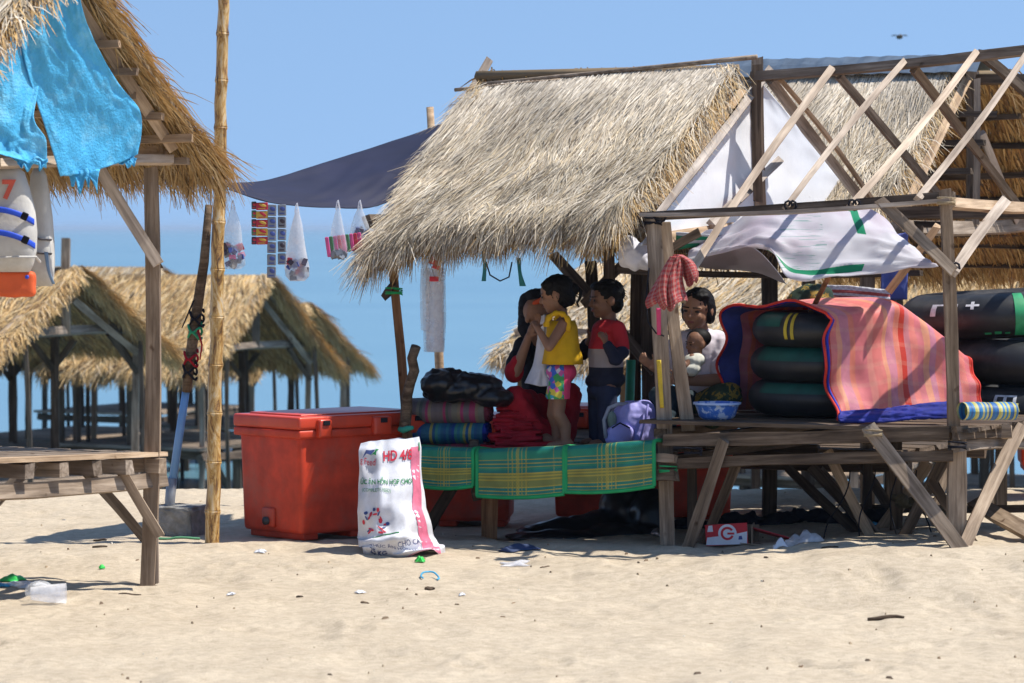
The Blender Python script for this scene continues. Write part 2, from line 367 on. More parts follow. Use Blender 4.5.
def sand_mat():
    m, nt, b = newmat('beach_sand'); v = coords(nt)
    f = noise(nt, v, 2.2, 6, .6); g = noise(nt, v, 160, 3, .7); h = noise(nt, v, 18, 5, .65)
    c = ramp(nt, f, [(.3, (.55, .455, .335)), (.7, (.66, .555, .415))])
    c = mixc(nt, 1.0, c, ramp(nt, g, [(.25, (.66, .64, .60)), (.5, (.98, .98, .98)), (.8, (1.12, 1.12, 1.12))]), 'MULTIPLY')
    c = mixc(nt, 1.0, c, ramp(nt, h, [(.28, (.80, .78, .75)), (.6, (1.04, 1.04, 1.04))]), 'MULTIPLY')
    # strewn dark bits
    vo = N(nt, 'ShaderNodeTexVoronoi'); vo.inputs['Scale'].default_value = 9; nt.links.new(v, vo.inputs['Vector'])
    sp = ramp(nt, vo.outputs['Distance'], [(.035, (.35, .28, .2)), (.06, (1, 1, 1))]); msk = ramp(nt, noise(nt, v, 1.3, 3), [(.52, (0, 0, 0)), (.62, (1, 1, 1))])
    sp2 = mixc(nt, msk, (1, 1, 1), sp); c = mixc(nt, 1.0, c, sp2, 'MULTIPLY')
    nt.links.new(c, b.inputs['Base Color']); b.inputs['Roughness'].default_value = .95; b.inputs['Specular IOR Level'].default_value = .12
    ad = N(nt, 'ShaderNodeMath', operation='ADD'); nt.links.new(h, ad.inputs[0]); nt.links.new(g, ad.inputs[1])
    bump(nt, b, ad.outputs[0], .7, .016); return m
o = link('sand', me, sand_mat(), smooth=True); setp(o, kind='structure')
def sea_mat():
    m, nt, b = newmat('sea_water'); v = coords(nt, (.35, 1.0, 1))
    f = noise(nt, coords(nt, (.02, .05, 1)), 1.0, 4); c = ramp(nt, f, [(.35, (.095, .215, .285)), (.65, (.125, .255, .32))])
    nt.links.new(c, b.inputs['Base Color']); b.inputs['Roughness'].default_value = .22; b.inputs['IOR'].default_value = 1.33
    bump(nt, b, noise(nt, v, 1.6, 4, .6), .10, .2); return m
ys = [26, 40, 60, 100, 200, 500, 1500, 5000, 14000]; xs = [-9000, -3000, -300, -40, 0, 40, 300, 3000, 9000]
vs = [(x, y, -1.72) for y in ys for x in xs]; k = len(xs)
fs = [(j * k + i, j * k + i + 1, (j + 1) * k + i + 1, (j + 1) * k + i) for j in range(len(ys) - 1) for i in range(k - 1)]
o = wobj('sea', vs, fs, sea_mat(), base=(0, 0, 0)); setp(o, kind='structure')

# ------------------------------------------------------------------ thatch
GREYPAL = np.array([(.68, .59, .46), (.60, .51, .38), (.52, .43, .30), (.76, .68, .55), (.66, .53, .34), (.32, .24, .16), (.15, .11, .07)])
GREYP = np.array([.25, .22, .15, .18, .12, .06, .02])
GOLDPAL = np.array([(.68, .47, .22), (.58, .38, .16), (.74, .56, .31), (.44, .27, .11), (.62, .48, .31), (.20, .115, .05)])
GOLDP = np.array([.25, .22, .18, .13, .14, .08])
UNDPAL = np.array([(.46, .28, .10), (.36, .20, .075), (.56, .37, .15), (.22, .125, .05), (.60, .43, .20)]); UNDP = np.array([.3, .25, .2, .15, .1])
def pal(rng, n, P, p): return P[rng.choice(len(P), n, p=p / p.sum())] * rng.uniform(.8, 1.15, (n, 1))
def blades(root, dirv, nrm, L, wd, droop, col, rng):
    n = len(root); side = np.cross(dirv, nrm + rng.normal(0, .28, (n, 3))); side /= np.linalg.norm(side, axis=1)[:, None] + 1e-9
    mid = root + dirv * (L * .5)[:, None]; d2 = dirv + np.outer(droop, (0, 0, -1)); d2 /= np.linalg.norm(d2, axis=1)[:, None]
    tip = mid + d2 * (L * .5)[:, None]; h = side * (wd / 2)[:, None]
    V = np.stack([root - h, root + h, mid + h, mid - h, tip + h * .35, tip - h * .35], 1).reshape(-1, 3)
    b = np.arange(n)[:, None] * 6
    Q = np.concatenate([b + np.array([[0, 1, 2, 3]]), b + np.array([[3, 2, 4, 5]])], 0)
    C = np.repeat(col, 6, 0).copy(); return V, Q, C
def thatch(parent, fr, s0, s1, side, zr, ze, We, n, seed, top=(GREYPAL, GREYP), under=(UNDPAL, UNDP), wd=.009, name='thatch', eave=.35, gable=(1, 1), shag=1.0, nu=None, sag=.05, skew=(0, 0), gl=1.0, age_shade=0.0, tilt=0.0, droop=0.0, Lm=1.0):
    rng = np.random.default_rng(seed); A = np.array((CT, -ST, 0.0)); T = np.array(fr(0, side * We, ze) - fr(0, 0, zr)); SL = np.linalg.norm(T); T /= SL
    Nn = np.cross(A, T); Nn = Nn if Nn[2] > 0 else -Nn
    def P(s, v):
        g_ = (s - s0) / (s1 - s0); s = s + v * (skew[0] * (1 - g_) + skew[1] * g_)
        dz_ = tilt * (s - s1) * (1 - .6 * v) - droop * np.clip(v, 0, 1) ** 2 * np.clip(1 - g_ * 1.6, 0, 1) ** 2
        p0 = np.array(fr(0, 0, zr)); return np.outer(dz_, (0, 0, 1)) + p0 + np.outer(s, A) + np.outer(v * SL, T) - np.outer(sag * np.sin(v * math.pi), (0, 0, 1)) * 1.0
    VV, QQ, CC = [], [], []; off = 0
    def add(V, Q, C):
        nonlocal off
        VV.append(V); QQ.append(Q + off); CC.append(C); off += len(V)
    # outer coat
    s = rng.uniform(s0, s1, n); v = rng.uniform(-.02, .97, n) ** .9; v = np.clip(v, 0, 1)
    rough = (.08 + .26 * v) * shag; lean = ((vnoise(s * 3.1, v * 4, seed) - .5) * .55 + (vnoise(s * 15, v * 7, seed + 2) - .5) * .5 * (.2 + v)) * shag
    ang = rng.normal(0, 1, n) * rough + lean
    d = np.outer(np.cos(ang), T) + np.outer(np.sin(ang), A) + np.outer(rng.normal(.02, .075, n) * (.2 + 1.1 * v) * shag, Nn); d /= np.linalg.norm(d, axis=1)[:, None]
    lay = (vnoise(s * 5, v * 7, seed + 3) * .03 + rng.uniform(0, .05, n)) * np.clip(.25 + v * 4, 0, 1)
    cl = pal(rng, n, *top) * (.72 + .30 * vnoise(s * 4, v * 5, seed + 7) + .22 * vnoise(s * 1.7 + 3, v * 2.6, seed + 17))[:, None]
    dk = np.clip((vnoise(s * 7, v * 9, seed + 13) - .50) * 5, 0, 1) * np.clip((v - .25) * 2.2, 0, 1) * (rng.random(n) < .55); cl = cl * (1 - age_shade * .60 * dk)[:, None]  # lower blades painted darker as shade in the gaps, mixed with weathered patches
    gy_ = np.clip(1 - v * 2.0, 0, 1)[:, None] * age_shade * .7; cl = cl * (1 - gy_) + gy_ * (cl.mean(1, keepdims=True) * np.array([[1.16, 1.06, .93]]))
    add(*blades(P(s, v) + np.outer(lay + .02, Nn), d, np.tile(Nn, (n, 1)), rng.uniform(.10, .34, n) * Lm, rng.uniform(.55, 1.3, n) * wd, rng.uniform(0, .25, n), cl, rng))
    # ragged eave
    m = int(n * eave); s = rng.uniform(s0 - .03, s1 + .03, m); v = rng.uniform(.90, 1.02, m)
    ang = rng.normal(0, .35, m) + (vnoise(s * 6, s * 0, seed) - .5) * .8
    d = np.outer(np.cos(ang), T) + np.outer(np.sin(ang), A) + np.outer(rng.uniform(-.5, .1, m), (0, 0, 1)); d /= np.linalg.norm(d, axis=1)[:, None]
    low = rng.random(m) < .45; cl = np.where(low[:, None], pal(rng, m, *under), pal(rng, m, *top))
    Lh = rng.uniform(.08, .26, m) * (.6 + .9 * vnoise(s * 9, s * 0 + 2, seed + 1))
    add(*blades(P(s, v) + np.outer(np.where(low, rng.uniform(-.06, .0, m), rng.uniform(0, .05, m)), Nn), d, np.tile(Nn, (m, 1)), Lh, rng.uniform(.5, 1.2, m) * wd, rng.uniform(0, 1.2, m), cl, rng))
    # ragged gable ends
    for sg, amt in ((-1, gable[0]), (1, gable[1])):
        m = int(n * .14 * amt)
        if m < 5: continue
        v = rng.uniform(0, 1, m); s = (s1 if sg > 0 else s0) - sg * rng.uniform(0, .12, m)
        ang = rng.normal(.55, .35, m) * sg
        d = np.outer(np.cos(ang), T) + np.outer(np.sin(ang), A) + np.outer(rng.uniform(-.45, .1, m), (0, 0, 1)); d /= np.linalg.norm(d, axis=1)[:, None]
        mixp = rng.random(m) < .5; cl = np.where(mixp[:, None], pal(rng, m, GOLDPAL, GOLDP), pal(rng, m, *top))
        add(*blades(P(s, v) + np.outer(rng.uniform(-.05, .06, m), Nn), d, np.tile(Nn, (m, 1)), rng.uniform(.08, .30, m) * gl, rng.uniform(.5, 1.2, m) * wd, rng.uniform(0, .9, m) * gl, cl, rng))
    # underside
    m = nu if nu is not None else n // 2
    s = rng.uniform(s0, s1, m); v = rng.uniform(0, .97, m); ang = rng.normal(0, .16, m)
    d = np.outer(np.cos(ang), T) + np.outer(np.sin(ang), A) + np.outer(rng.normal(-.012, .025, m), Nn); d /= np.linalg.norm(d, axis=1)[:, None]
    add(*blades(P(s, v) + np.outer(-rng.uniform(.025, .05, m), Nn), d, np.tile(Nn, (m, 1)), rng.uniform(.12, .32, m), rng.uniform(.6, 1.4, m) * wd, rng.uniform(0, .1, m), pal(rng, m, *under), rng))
    # packed core
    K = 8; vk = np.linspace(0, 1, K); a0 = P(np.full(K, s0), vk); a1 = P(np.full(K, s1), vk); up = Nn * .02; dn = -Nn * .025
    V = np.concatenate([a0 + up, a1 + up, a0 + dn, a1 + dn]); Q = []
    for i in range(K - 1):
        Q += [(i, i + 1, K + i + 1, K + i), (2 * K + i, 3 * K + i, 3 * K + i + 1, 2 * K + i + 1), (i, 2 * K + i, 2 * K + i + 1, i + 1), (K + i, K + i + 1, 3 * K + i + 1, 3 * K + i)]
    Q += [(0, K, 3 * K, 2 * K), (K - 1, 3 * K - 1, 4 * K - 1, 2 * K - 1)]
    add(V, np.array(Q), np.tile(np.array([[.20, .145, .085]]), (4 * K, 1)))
    V = np.concatenate(VV); Q = np.concatenate(QQ); C = np.concatenate(CC)
    me = bpy.data.meshes.new(name); V = V - np.array(parent.location)
    me.vertices.add(len(V)); me.vertices.foreach_set('co', V.ravel()); me.loops.add(Q.size); me.loops.foreach_set('vertex_index', Q.ravel())
    me.polygons.add(len(Q)); me.polygons.foreach_set('loop_start', np.arange(0, Q.size, 4)); me.update(calc_edges=True)
    ca = me.color_attributes.new('Col', 'FLOAT_COLOR', 'POINT'); ca.data.foreach_set('color', np.concatenate([np.clip(C, 0, 1), np.ones((len(C), 1))], 1).ravel())
    o = link(name, me, THATCH, parent); o['kind'] = 'stuff'; return o

# ------------------------------------------------------------------ shelters
FM = Frame(1.46, 20.95)                 # the big shelter: s = 0 at its king post
ZR, ZP, WP = 3.02, 2.05, 1.42
def gpt(p, dz=-.12): return Vector((p.x, p.y, gz(p.x, p.y) + dz))
base = FM(-.2, 0, 0); base.z = gz(base.x, base.y)
hut = thing('thatched_shelter', 'large thatched beach shelter whose right bay is a bare lattice of rafters', 'shelter', base)
def B(name, p0, p1, a, b=None, m=WOOD, **k): return board(hut, name, p0, p1, a, b or a, m, **k)
fw = lambda x, y, w=WP: FM.onw(x, y, w)
fs_ = lambda x, y, s: FM.ons(x, y, s)
# posts
p = fw(668, 546); B('post', gpt(p), fw(653, 214), .085, .08, WOOD)
p = fw(688, 548, 1.36); B('post', fw(689, 432, 1.34), fw(664, 222, 1.34), .075, .06, WOODT)
p = fw(957, 541); B('post', gpt(p), fw(957, 436), .10, .09, WOOD); B('post', fw(954, 438, 1.44), fw(945, 190, 1.44), .066, .065, WOODT)
p = fw(414, 540); B('post', gpt(p), fw(391, 250, 1.40), .058, .05, WOODR)
B('beam', fw(386, 296, 1.34), fw(393, 285, 1.46), .045, .045, WOODD)
for (xt, yt, xb, m) in ((591, 262, 596, WOODD), (637, 268, 634, WOODD), (868, 240, 868, WOOD)):
    q = FM.onw(xb, 500, -WP); B('post', gpt(q, -.15), FM.onw(xt, yt, -WP), .085, .08, m)
q = FM.onw(447, 500, -1.0); pole(hut, 'post', gpt(q, -.2), FM.onw(430, 107, -1.0), .034, .026, WOODT)
# plates, ridge, ties
B('plate_beam', fw(636, 217, 1.40), fw(953, 196, 1.40), .048, .06, WOODD)
B('plate_lath', fw(640, 215, 1.49), fw(950, 200, 1.49), .022, .03, LATH)
B('plate_beam', FM(-1.78, 1.36, 1.97), FM(-.02, 1.38, 1.98), .06, .06, WOODD)
B('plate_beam', FM(-2.0, -1.4, 1.97), FM(1.98, -1.4, 2.05), .08, .07, WOODD)
B('ridge_beam', FM(-1.98, 0, 2.78), FM(-.03, 0, 2.88), .05, .05, WOODD)
B('ridge_beam', FM.onw(752, 77, 0), FM.onw(1040, 49, 0), .056, .06, WOOD)
pole(hut, 'ridge_pole', FM.onw(455, 90, .05), FM.onw(560, 80, .05), .013, .012, WOOD); pole(hut, 'ridge_pole', FM.onw(482, 84, .03), FM.onw(757, 57, .03), .013, .016, WOOD)
B('bargeboard', FM.ons(489, 60, -2.02), FM.ons(416, 182, -2.0), .055, .03, LATH)
B('tie_beam', FM.ons(664, 240, .02), FM.ons(752, 229, .02), .085, .04, WOODT)
B('tie_beam', FM(-1.93, 1.4, 1.99), FM(-1.93, -1.4, 1.99), .07, .06, WOODD)
B('tie_beam', FM(1.93, 1.46, ZP + .04), FM(1.93, -1.45, ZP + .06), .06, .05, WOODT)
B('king_post', FM.ons(762, 232, .0), FM.ons(757, 58, .0), .075, .07, WOOD); B('king_post', FM(.11, 0, 2.12), FM(.1, 0, 2.98), .06, .05, WOODD)
# rafters of the bare bay, front and back
for (x0, y0, x1, y1, a, m) in ((832, 68, 671, 304, .046, LATH), (904, 62, 786, 207, .038, LATH), (976, 52, 851, 206, .042, LATH), (1032, 46, 917, 200, .042, LATH)):
    B('rafter', FM.onw(x0, y0, .02), FM.onw(x1, y1, WP + .04 + (.28 if y1 > 250 else 0)), a, .04, m)
B('rafter', FM.ons(770, 70, .06), FM.ons(657, 216, .06), .05, .04, LATH); B('rafter', FM.ons(747, 84, -.08), FM.ons(655, 205, -.08), .05, .04, WOODT)
for (x0, y0, x1, y1, a, m) in ((771, 80, 862, 200, .058, LATH), (780, 79, 871, 198, .020, WOODT), (839, 76, 937, 194, .046, WOOD), (914, 69, 1016, 203, .046, WOODT), (981, 54, 1070, 130, .055, WOODD)):
    B('rafter', FM.onw(x0, y0, -.02), FM.onw(x1, y1, -1.40), a, .05, m)
for s in (-1.72, -1.2, -.65):
    for sd in (1, -1): B('rafter', FM(s, .03 * sd, 2.80), FM(s, 1.5 * sd, 1.88), .05, .05, WOODD)
for v in (.2, .45, .7, .92):
    for sd in (1, -1): B('batten', FM(-1.86 + .16 * v, 1.5 * sd * v, 2.84 - .95 * v - .05 * math.sin(v * 3.14)), FM(-.08, 1.5 * sd * v, 2.92 - .95 * v - .05 * math.sin(v * 3.14)), .04, .025, WOODD)
# braces
B('brace', FM.ons(780, 160, .04), FM.ons(711, 224, .04), .055, .03, LATH)
B('brace', fw(879, 200, 1.48), fw(954, 272, 1.5), .06, .035, WOOD); B('brace', FM.ons(1006, 200, 1.99), FM.ons(953, 272, 1.97), .06, .035, LATH)
B('brace', FM.ons(938, 226, 1.6), FM.onw(888, 292, .6), .045, .04, WOODT)
B('brace', FM.onw(553, 254, -1.30), FM.onw(655, 372, -1.30), .075, .05, WOODD); B('brace', FM.onw(625, 262, -1.25), FM.onw(583, 305, -1.25), .06, .05, WOODD)
B('brace', fw(668, 250, 1.2), fw(700, 232, 1.1), .05, .04, WOODD); 
# right deck
ZD = .775
for k in range(15):
    w = 1.44 - k * .195; B('deck_board', FM(.02, w, ZD + .012 + .012 * (k % 3 == 0)), FM(2.08, w, ZD + .028), .172, .022, WOODD, hint=Vector((0, 0, 1)))
for s in (.12, .55, 1.0, 1.45, 1.97): B('joist', FM(s, 1.47, ZD - .045), FM(s, -1.45, ZD - .04), .07, .05, WOODD, hint=Vector((0, 0, 1)))
B('deck_beam', fw(663, 440, 1.52), fw(952, 433, 1.52), .075, .035, WOODD); B('deck_beam', fw(669, 464, 1.50), fw(953, 456, 1.50), .06, .06, WOODD)
B('deck_beam', FM.ons(955, 433, 2.03), FM.ons(1050, 436, 2.03), .075, .035, WOODD); B('deck_beam', FM.ons(956, 447, 2.0), FM.ons(1050, 446, 2.0), .06, .05, WOOD)
B('deck_beam', FM(.05, -.1, ZD - .10), FM(2.05, -.1, ZD - .10), .08, .06, WOODD); B('deck_beam', FM(.05, -1.42, ZD - .10), FM(2.05, -1.42, ZD - .10), .08, .06, WOODD)
B('cleat', fw(1002, 432, 1.0), fw(1012, 432, 1.0), .08, .05, WOOD)
for (x0, y0, x1, y1, w0, w1, a, m) in ((868, 427, 963, 545, 1.58, 1.6, .085, WOOD), (724, 440, 687, 548, 1.56, 1.5, .075, WOOD), (738, 460, 702, 546, 1.36, 1.3, .06, WOODD), (692, 462, 692, 546, 1.3, 1.3, .06, WOODD),
        (788, 468, 862, 534, .1, .5, .055, WOODD), (812, 468, 874, 536, .3, .55, .065, WOODD), (822, 470, 880, 530, .2, .45, .035, LATH), (828, 452, 872, 536, .7, .8, .06, WOODT), (868, 462, 868, 536, -.1, -.1, .06, WOODD), (895, 462, 896, 540, .4, .4, .07, WOODD),
        (945, 458, 902, 540, .5, .7, .065, WOODD), (928, 462, 880, 532, .1, .1, .08, WOODT), (860, 462, 900, 520, -.6, -.4, .06, WOODD), (930, 480, 975, 540, .9, 1.0, .05, WOODD)):
    e = FM.onw(x1, y1, w1); B('brace', FM.onw(x0, y0, w0), Vector((e.x, e.y, min(e.z, gz(e.x, e.y) - .03))), a, .045, m)
e = FM.ons(960, 543, 2.06); B('brace', FM.ons(1022, 426, 2.10), Vector((e.x, e.y, gz(e.x, e.y) - .05)), .075, .04, WOOD)
B('rail', FM.onw(858, 508, -.2), FM.onw(1060, 508, -.2), .05, .05, WOODD); q = FM.onw(1000, 520, -1.4); B('post', gpt(q), FM.onw(1003, 430, -1.4), .08, .08, WOODD)
for w in (1.38, .95): B('block', FM.onw(676, 466, w), FM.onw(655, 466, w), .05, .05, WOOD)
B('block', fw(656, 475, 1.56), fw(677, 476, 1.56), .06, .06, WOODD); B('block', fw(657, 458, 1.55), fw(676, 459, 1.55), .05, .06, WOOD)
# left deck, lower
ZL = .59
for k in range(14):
    w = 1.42 - k * .195; B('deck_board', FM(-1.72, w, ZL - .012), FM(-.01, w, ZL - .012 + .008 * (k % 2)), .172, .022, WOODD, hint=Vector((0, 0, 1)))
for s in (-1.62, -.9, -.1): B('joist', FM(s, 1.44, ZL - .065), FM(s, -1.3, ZL - .065), .07, .05, WOODD, hint=Vector((0, 0, 1)))
B('deck_beam', FM(-1.74, 1.40, ZL - .14), FM(.0, 1.40, ZL - .14), .08, .06, WOODD); B('deck_beam', FM(-1.74, -1.25, ZL - .14), FM(.0, -1.25, ZL - .14), .08, .06, WOODD)
q = FM(-1.55, -1.22, 0); B('post', gpt(q), FM(-1.55, -1.22, 1.98), .075, .07, WOODD); q = FM(-.85, -1.22, 0); B('post', gpt(q), FM(-.85, -1.22, ZL - .1), .075, .07, WOODD)
q = fw(420, 545, 1.3); B('brace', gpt(q, -.05), fw(452, 488, 1.34), .075, .05, WOODD); q = FM(-1.2, 1.15, 0); B('post', gpt(q), FM(-1.2, 1.15, ZL - .1), .10, .09, WOODR)
pole(hut, 'brace', fw(403, 432, 1.50), fw(416, 346, 1.56), .036, .030, WOODD); pole(hut, 'brace', fw(478, 500, 1.46), fw(474, 440, 1.46), .03, .03, WOODD)
# thatch of the left bay
thatch(hut, FM, -1.93, -.02, 1, 2.97, 2.0, 1.55, 60000, 11, eave=.20, gable=(.25, .22), wd=.0047, skew=(.14, -.10), age_shade=.9, tilt=.05, droop=.16, Lm=.8, shag=.78)
thatch(hut, FM, -1.93, -.14, -1, 2.97, 1.86, 1.65, 5500, 12, eave=.3, gable=(.6, .0), wd=.011)
# white sheet tied over the gable and the lashings
rows = []
for t in (0, .25, .5, .75, 1):
    a = FM.ons(757, 80, -.01).lerp(FM.ons(640, 246, -.01), t); b = FM.ons(759, 80, -.01).lerp(FM.ons(884, 226, -.01), t)
    rows.append([a.lerp(b, u) + Vector((0, .06 * math.sin(u * math.pi), 0)) for u in (0, .33, .66, 1)])
o = sheet('gable_sheet', rows, 40, 40, WHITET, hut, wr=.012, ws=4, seed=4); o['label'] = 'white plastic sheet closing the gable'
for (x, y) in ((657, 217), (787, 206), (851, 205), (950, 268)):
    c = fw(x, y, 1.47); vs, fs = tube_pts([c + Vector((.028 * math.cos(a) + .004 * a, -.012, .03 * math.sin(a))) for a in np.linspace(0, 9.4, 13)], [.007] * 13, 5); wobj('lashing', vs, fs, DKCLOTH, hut)

# second shelter behind on the right (its thatch shows through the lattice)
ap = at(968, 66, 23.2); FG = Frame(ap.x, ap.y); b0 = FG(0, 0, 0); b0.z = gz(b0.x, b0.y)
gh = thing('thatched_shelter', 'thatched shelter behind the bare lattice, its open gable showing brown thatch underside', 'shelter', b0)
def G(name, p0, p1, a, b=None, m=WOOD, **k): return board(gh, name, p0, p1, a, b or a, m, **k)
zr = ap.z
thatch(gh, FG, -1.75, -.10, 1, zr - .03, 2.02, 1.42, 40000, 21, eave=.22, gable=(.3, .5), wd=.0050, age_shade=.9, Lm=.8, shag=.8)
thatch(gh, FG, -1.75, .35, -1, zr - .05, 1.66, 1.80, 6000, 22, top=(GOLDPAL, GOLDP), eave=.45, gable=(.4, 1.2), wd=.011, nu=7000)
bm = bmesh.new()
prof = [(-.16, -.10), (-.08, -.02), (0, .03), (.08, -.02), (.16, -.10)]
vs = [FG(s, w, zr + .055 + z + .004 * math.sin(s * 40)) for s in np.linspace(-1.9, .12, 40) for w, z in prof]
fs = [(j * 5 + i, j * 5 + i + 1, j * 5 + 6 + i, j * 5 + 5 + i) for j in range(39) for i in range(4)]
o = wobj('ridge_cap', vs, fs, plain('ridge_metal', (.22, .27, .32), .4, .3, 10, .1, .002, .5, metal=.6), gh); m = o.modifiers.new('t', 'SOLIDIFY'); m.thickness = .006
o['label'] = 'bluish corrugated metal ridge cap'; bm.free()
G('king_post', FG(.03, 0, 1.9), FG(.03, 0, zr - .03), .09, .08, WOOD); G('king_post', FG(.09, .08, 1.98), FG(.09, .07, zr - .1), .045, .05, LATH)
G('ridge_beam', FG(-1.95, 0, zr - .1), FG(.5, 0, zr - .1), .06, .06, WOODD)
for sd in (1, -1):
    for s in (0.0, -.95, -1.9): G('rafter', FG(s, .03 * sd, zr - .10), FG(s, 1.62 * sd, 1.74), .06, .05, WOODT if s == 0 else WOODD)
    for v in (.14, .28, .42, .56, .70, .84, .96): G('batten', FG(-1.9, 1.75 * sd * v, zr - .14 - (zr - .05 - 1.70) * v - .05 * math.sin(v * 3.14)), FG(.30, 1.75 * sd * v, zr - .14 - (zr - .05 - 1.70) * v - .05 * math.sin(v * 3.14)), .04, .022, WOODD)
G('tie_beam', FG(.06, 1.5, 1.96), FG(.06, -1.6, 2.0), .09, .05, WOOD); G('tie_beam', FG(-1.85, 1.45, 1.96), FG(-1.85, -1.45, 1.97), .08, .05, WOODD)
G('plate_beam', FG(-1.9, 1.4, 1.93), FG(.2, 1.4, 1.93), .07, .06, WOODD); G('plate_beam', FG(-1.9, -1.4, 1.93), FG(.2, -1.4, 1.93), .07, .06, WOODD)
G('brace', FG(.10, .0, 2.62), FG(.10, -.75, 2.0), .05, .04, LATH); G('brace', FG(-.6, -.3, 2.75), FG(.06, -1.3, 1.98), .05, .04, WOODD)
for (s, w) in ((0, 1.4), (0, -1.4), (-1.8, 1.4), (-1.8, -1.4), (-.9, 1.4)):
    q = FG(s, w, 0); G('post', gpt(q, -.2), FG(s, w, 1.97), .10, .09, WOODD)
for k in range(8): G('deck_board', FG(-1.85, 1.42 - k * .37, .46), FG(.1, 1.42 - k * .37, .46), .3, .03, WOODD, hint=Vector((0, 0, 1)))
for w in (1.45, 0, -1.45): G('deck_beam', FG(-1.88, w, .38), FG(.14, w, .38), .09, .06, WOODD)
for w in (1.0, -.2, -1.0): G('brace', gpt(FG(.1, w, 0), -.1), FG(.1, w - .45, .42), .06, .05, WOODD)

# ------------------------------------------------------------------ shelter at the left edge
ap = at(22, -62, 16.8); FA = Frame(ap.x, ap.y); zr = ap.z
b0 = FA(-.6, -.6, 0); b0.z = gz(b0.x, b0.y)
lh = thing('thatched_shelter', 'thatched shelter cut off by the left edge, torn blue tarp in its gable', 'shelter', b0)
def A(name, p0, p1, a, b=None, m=WOOD, **k): return board(lh, name, p0, p1, a, b or a, m, **k)
PT = at(165, 152, 18.0)
sK, wK = FA.sw(PT)
K0 = at(146.5, 588, 18.0); A('post', Vector((K0.x, K0.y, gz(K0.x, K0.y) - .15)), at(151, 168, 18.0), .078, .075, WOODT); A('post', at(156, 585, 18.03), at(157, 455, 18.03), .03, .06, WOOD)
sp, wp = FA.sw(K0)
A('tie_beam', FA.ons(-3, 164, sp), at(171, 160, 17.96), .048, .05, LATH)
A('rafter', at(34, -62, 16.75), at(172, 148, 17.9), .058, .05, WOODT)
zk = PT.z; We = 1.35; wE = wK - .28
slope = (zr - zk) / abs(wK); ze = zk - slope * .20
thatch(lh, FA, -2.3, sp + .30, -1, zr + .12, ze + .09, abs(wK) + .22, 11000, 31, top=(GOLDPAL, GOLDP), under=(GOLDPAL * .8, GOLDP), eave=.4, gable=(.2, .45), wd=.0070, nu=15000)
thatch(lh, FA, -2.3, sp + .62, 1, zr + .12, ze + .09, abs(wK) + .34, 16000, 32, eave=.3, gable=(.2, .9), wd=.0075)
for v in (.12, .24, .36, .47, .57, .66, .76, .87): A('batten', FA(-2.2, -(abs(wK) + .22) * v, zr - .03 - (zr - ze) * v - .05 * math.sin(v * 3.14)), FA(sp + .30 + .08 * math.sin(v * 19), -(abs(wK) + .22) * v, zr - .03 - (zr - ze) * v - .05 * math.sin(v * 3.14)), .04, .025, WOODT)
A('plate_beam', FA(-2.2, wK, zk + .01), FA(sp + .1, wK, zk + .01), .07, .06, WOODT)
A('ridge_beam', FA(-2.2, 0, zr - .05), FA(sp + .3, 0, zr - .05), .06, .06, WOODD)
A('brace', at(92, 156, 17.85), at(158, 264, 17.88), .062, .04, LATH); A('brace', at(122, 205, 18.02), at(160, 268, 18.06), .035, .03, WOODD)
A('brace', at(38, 70, 17.0), at(-6, 150, 17.0), .065, .04, LATH); A('brace', at(16, 146, 16.95), at(-8, 168, 16.95), .06, .04, LATH)
A('purlin_end', at(-10, 20, 16.75), at(43, 16, 16.85), .05, .05, LATH)
for (x0, y0, x1, y1) in ((-5, 58, 16, 59), (-8, 29, 30, 33)): A('batten', at(x0, y0, 16.7), at(x1, y1, 16.8), .02, .02, WOODT)
# deck of spaced slats
zd = .70
def AD(w): return zd + .045 * (w - wp) * .9
kk = 0; s = sp + .02
while s > sp - 1.9:
    A('deck_slat', FA(s, wp - .08, AD(wp) + .012), FA(s, .9, AD(.9) + .012), .085, .022, WOOD, hint=Vector((0, 0, 1))); s -= .155; kk += 1
for k in range(8):
    w = wp + .0 + .30 * k; A('joist', FA(sp - 1.85, w, AD(w) - .045), FA(sp + .10, w, AD(w) - .045), .07, .075, WOOD, hint=Vector((0, 0, 1)))
A('deck_edge', FA(sp + .03, wp - .10, AD(wp) + .012), FA(sp + .03, .95, AD(.95) + .012), .10, .024, WOODT, hint=Vector((0, 0, 1)))
A('deck_beam', FA(sp + .02, wp - .14, AD(wp) - .13), FA(sp + .02, .95, AD(.95) - .13), .085, .05, WOOD); A('deck_beam', FA(sp - 1.8, wp - .14, AD(wp) - .13), FA(sp - 1.8, .95, AD(.95) - .13), .085, .05, WOODD)
A('brace', at(116, 462, 17.72), at(160, 536, 17.85), .055, .05, WOODT); A('brace', at(85, 470, 18.3), at(152, 548, 18.15), .055, .05, WOODD); A('brace', at(34, 462, 17.15), at(-14, 512, 17.1), .06, .04, LATH)
for (s, w) in ((sp - 1.8, wp), (sp - 1.8, 1.0), (sp, 1.0)):
    q = FA(s, w, 0); A('post', gpt(q, -.15), FA(s, w, zk), .08, .08, WOOD)
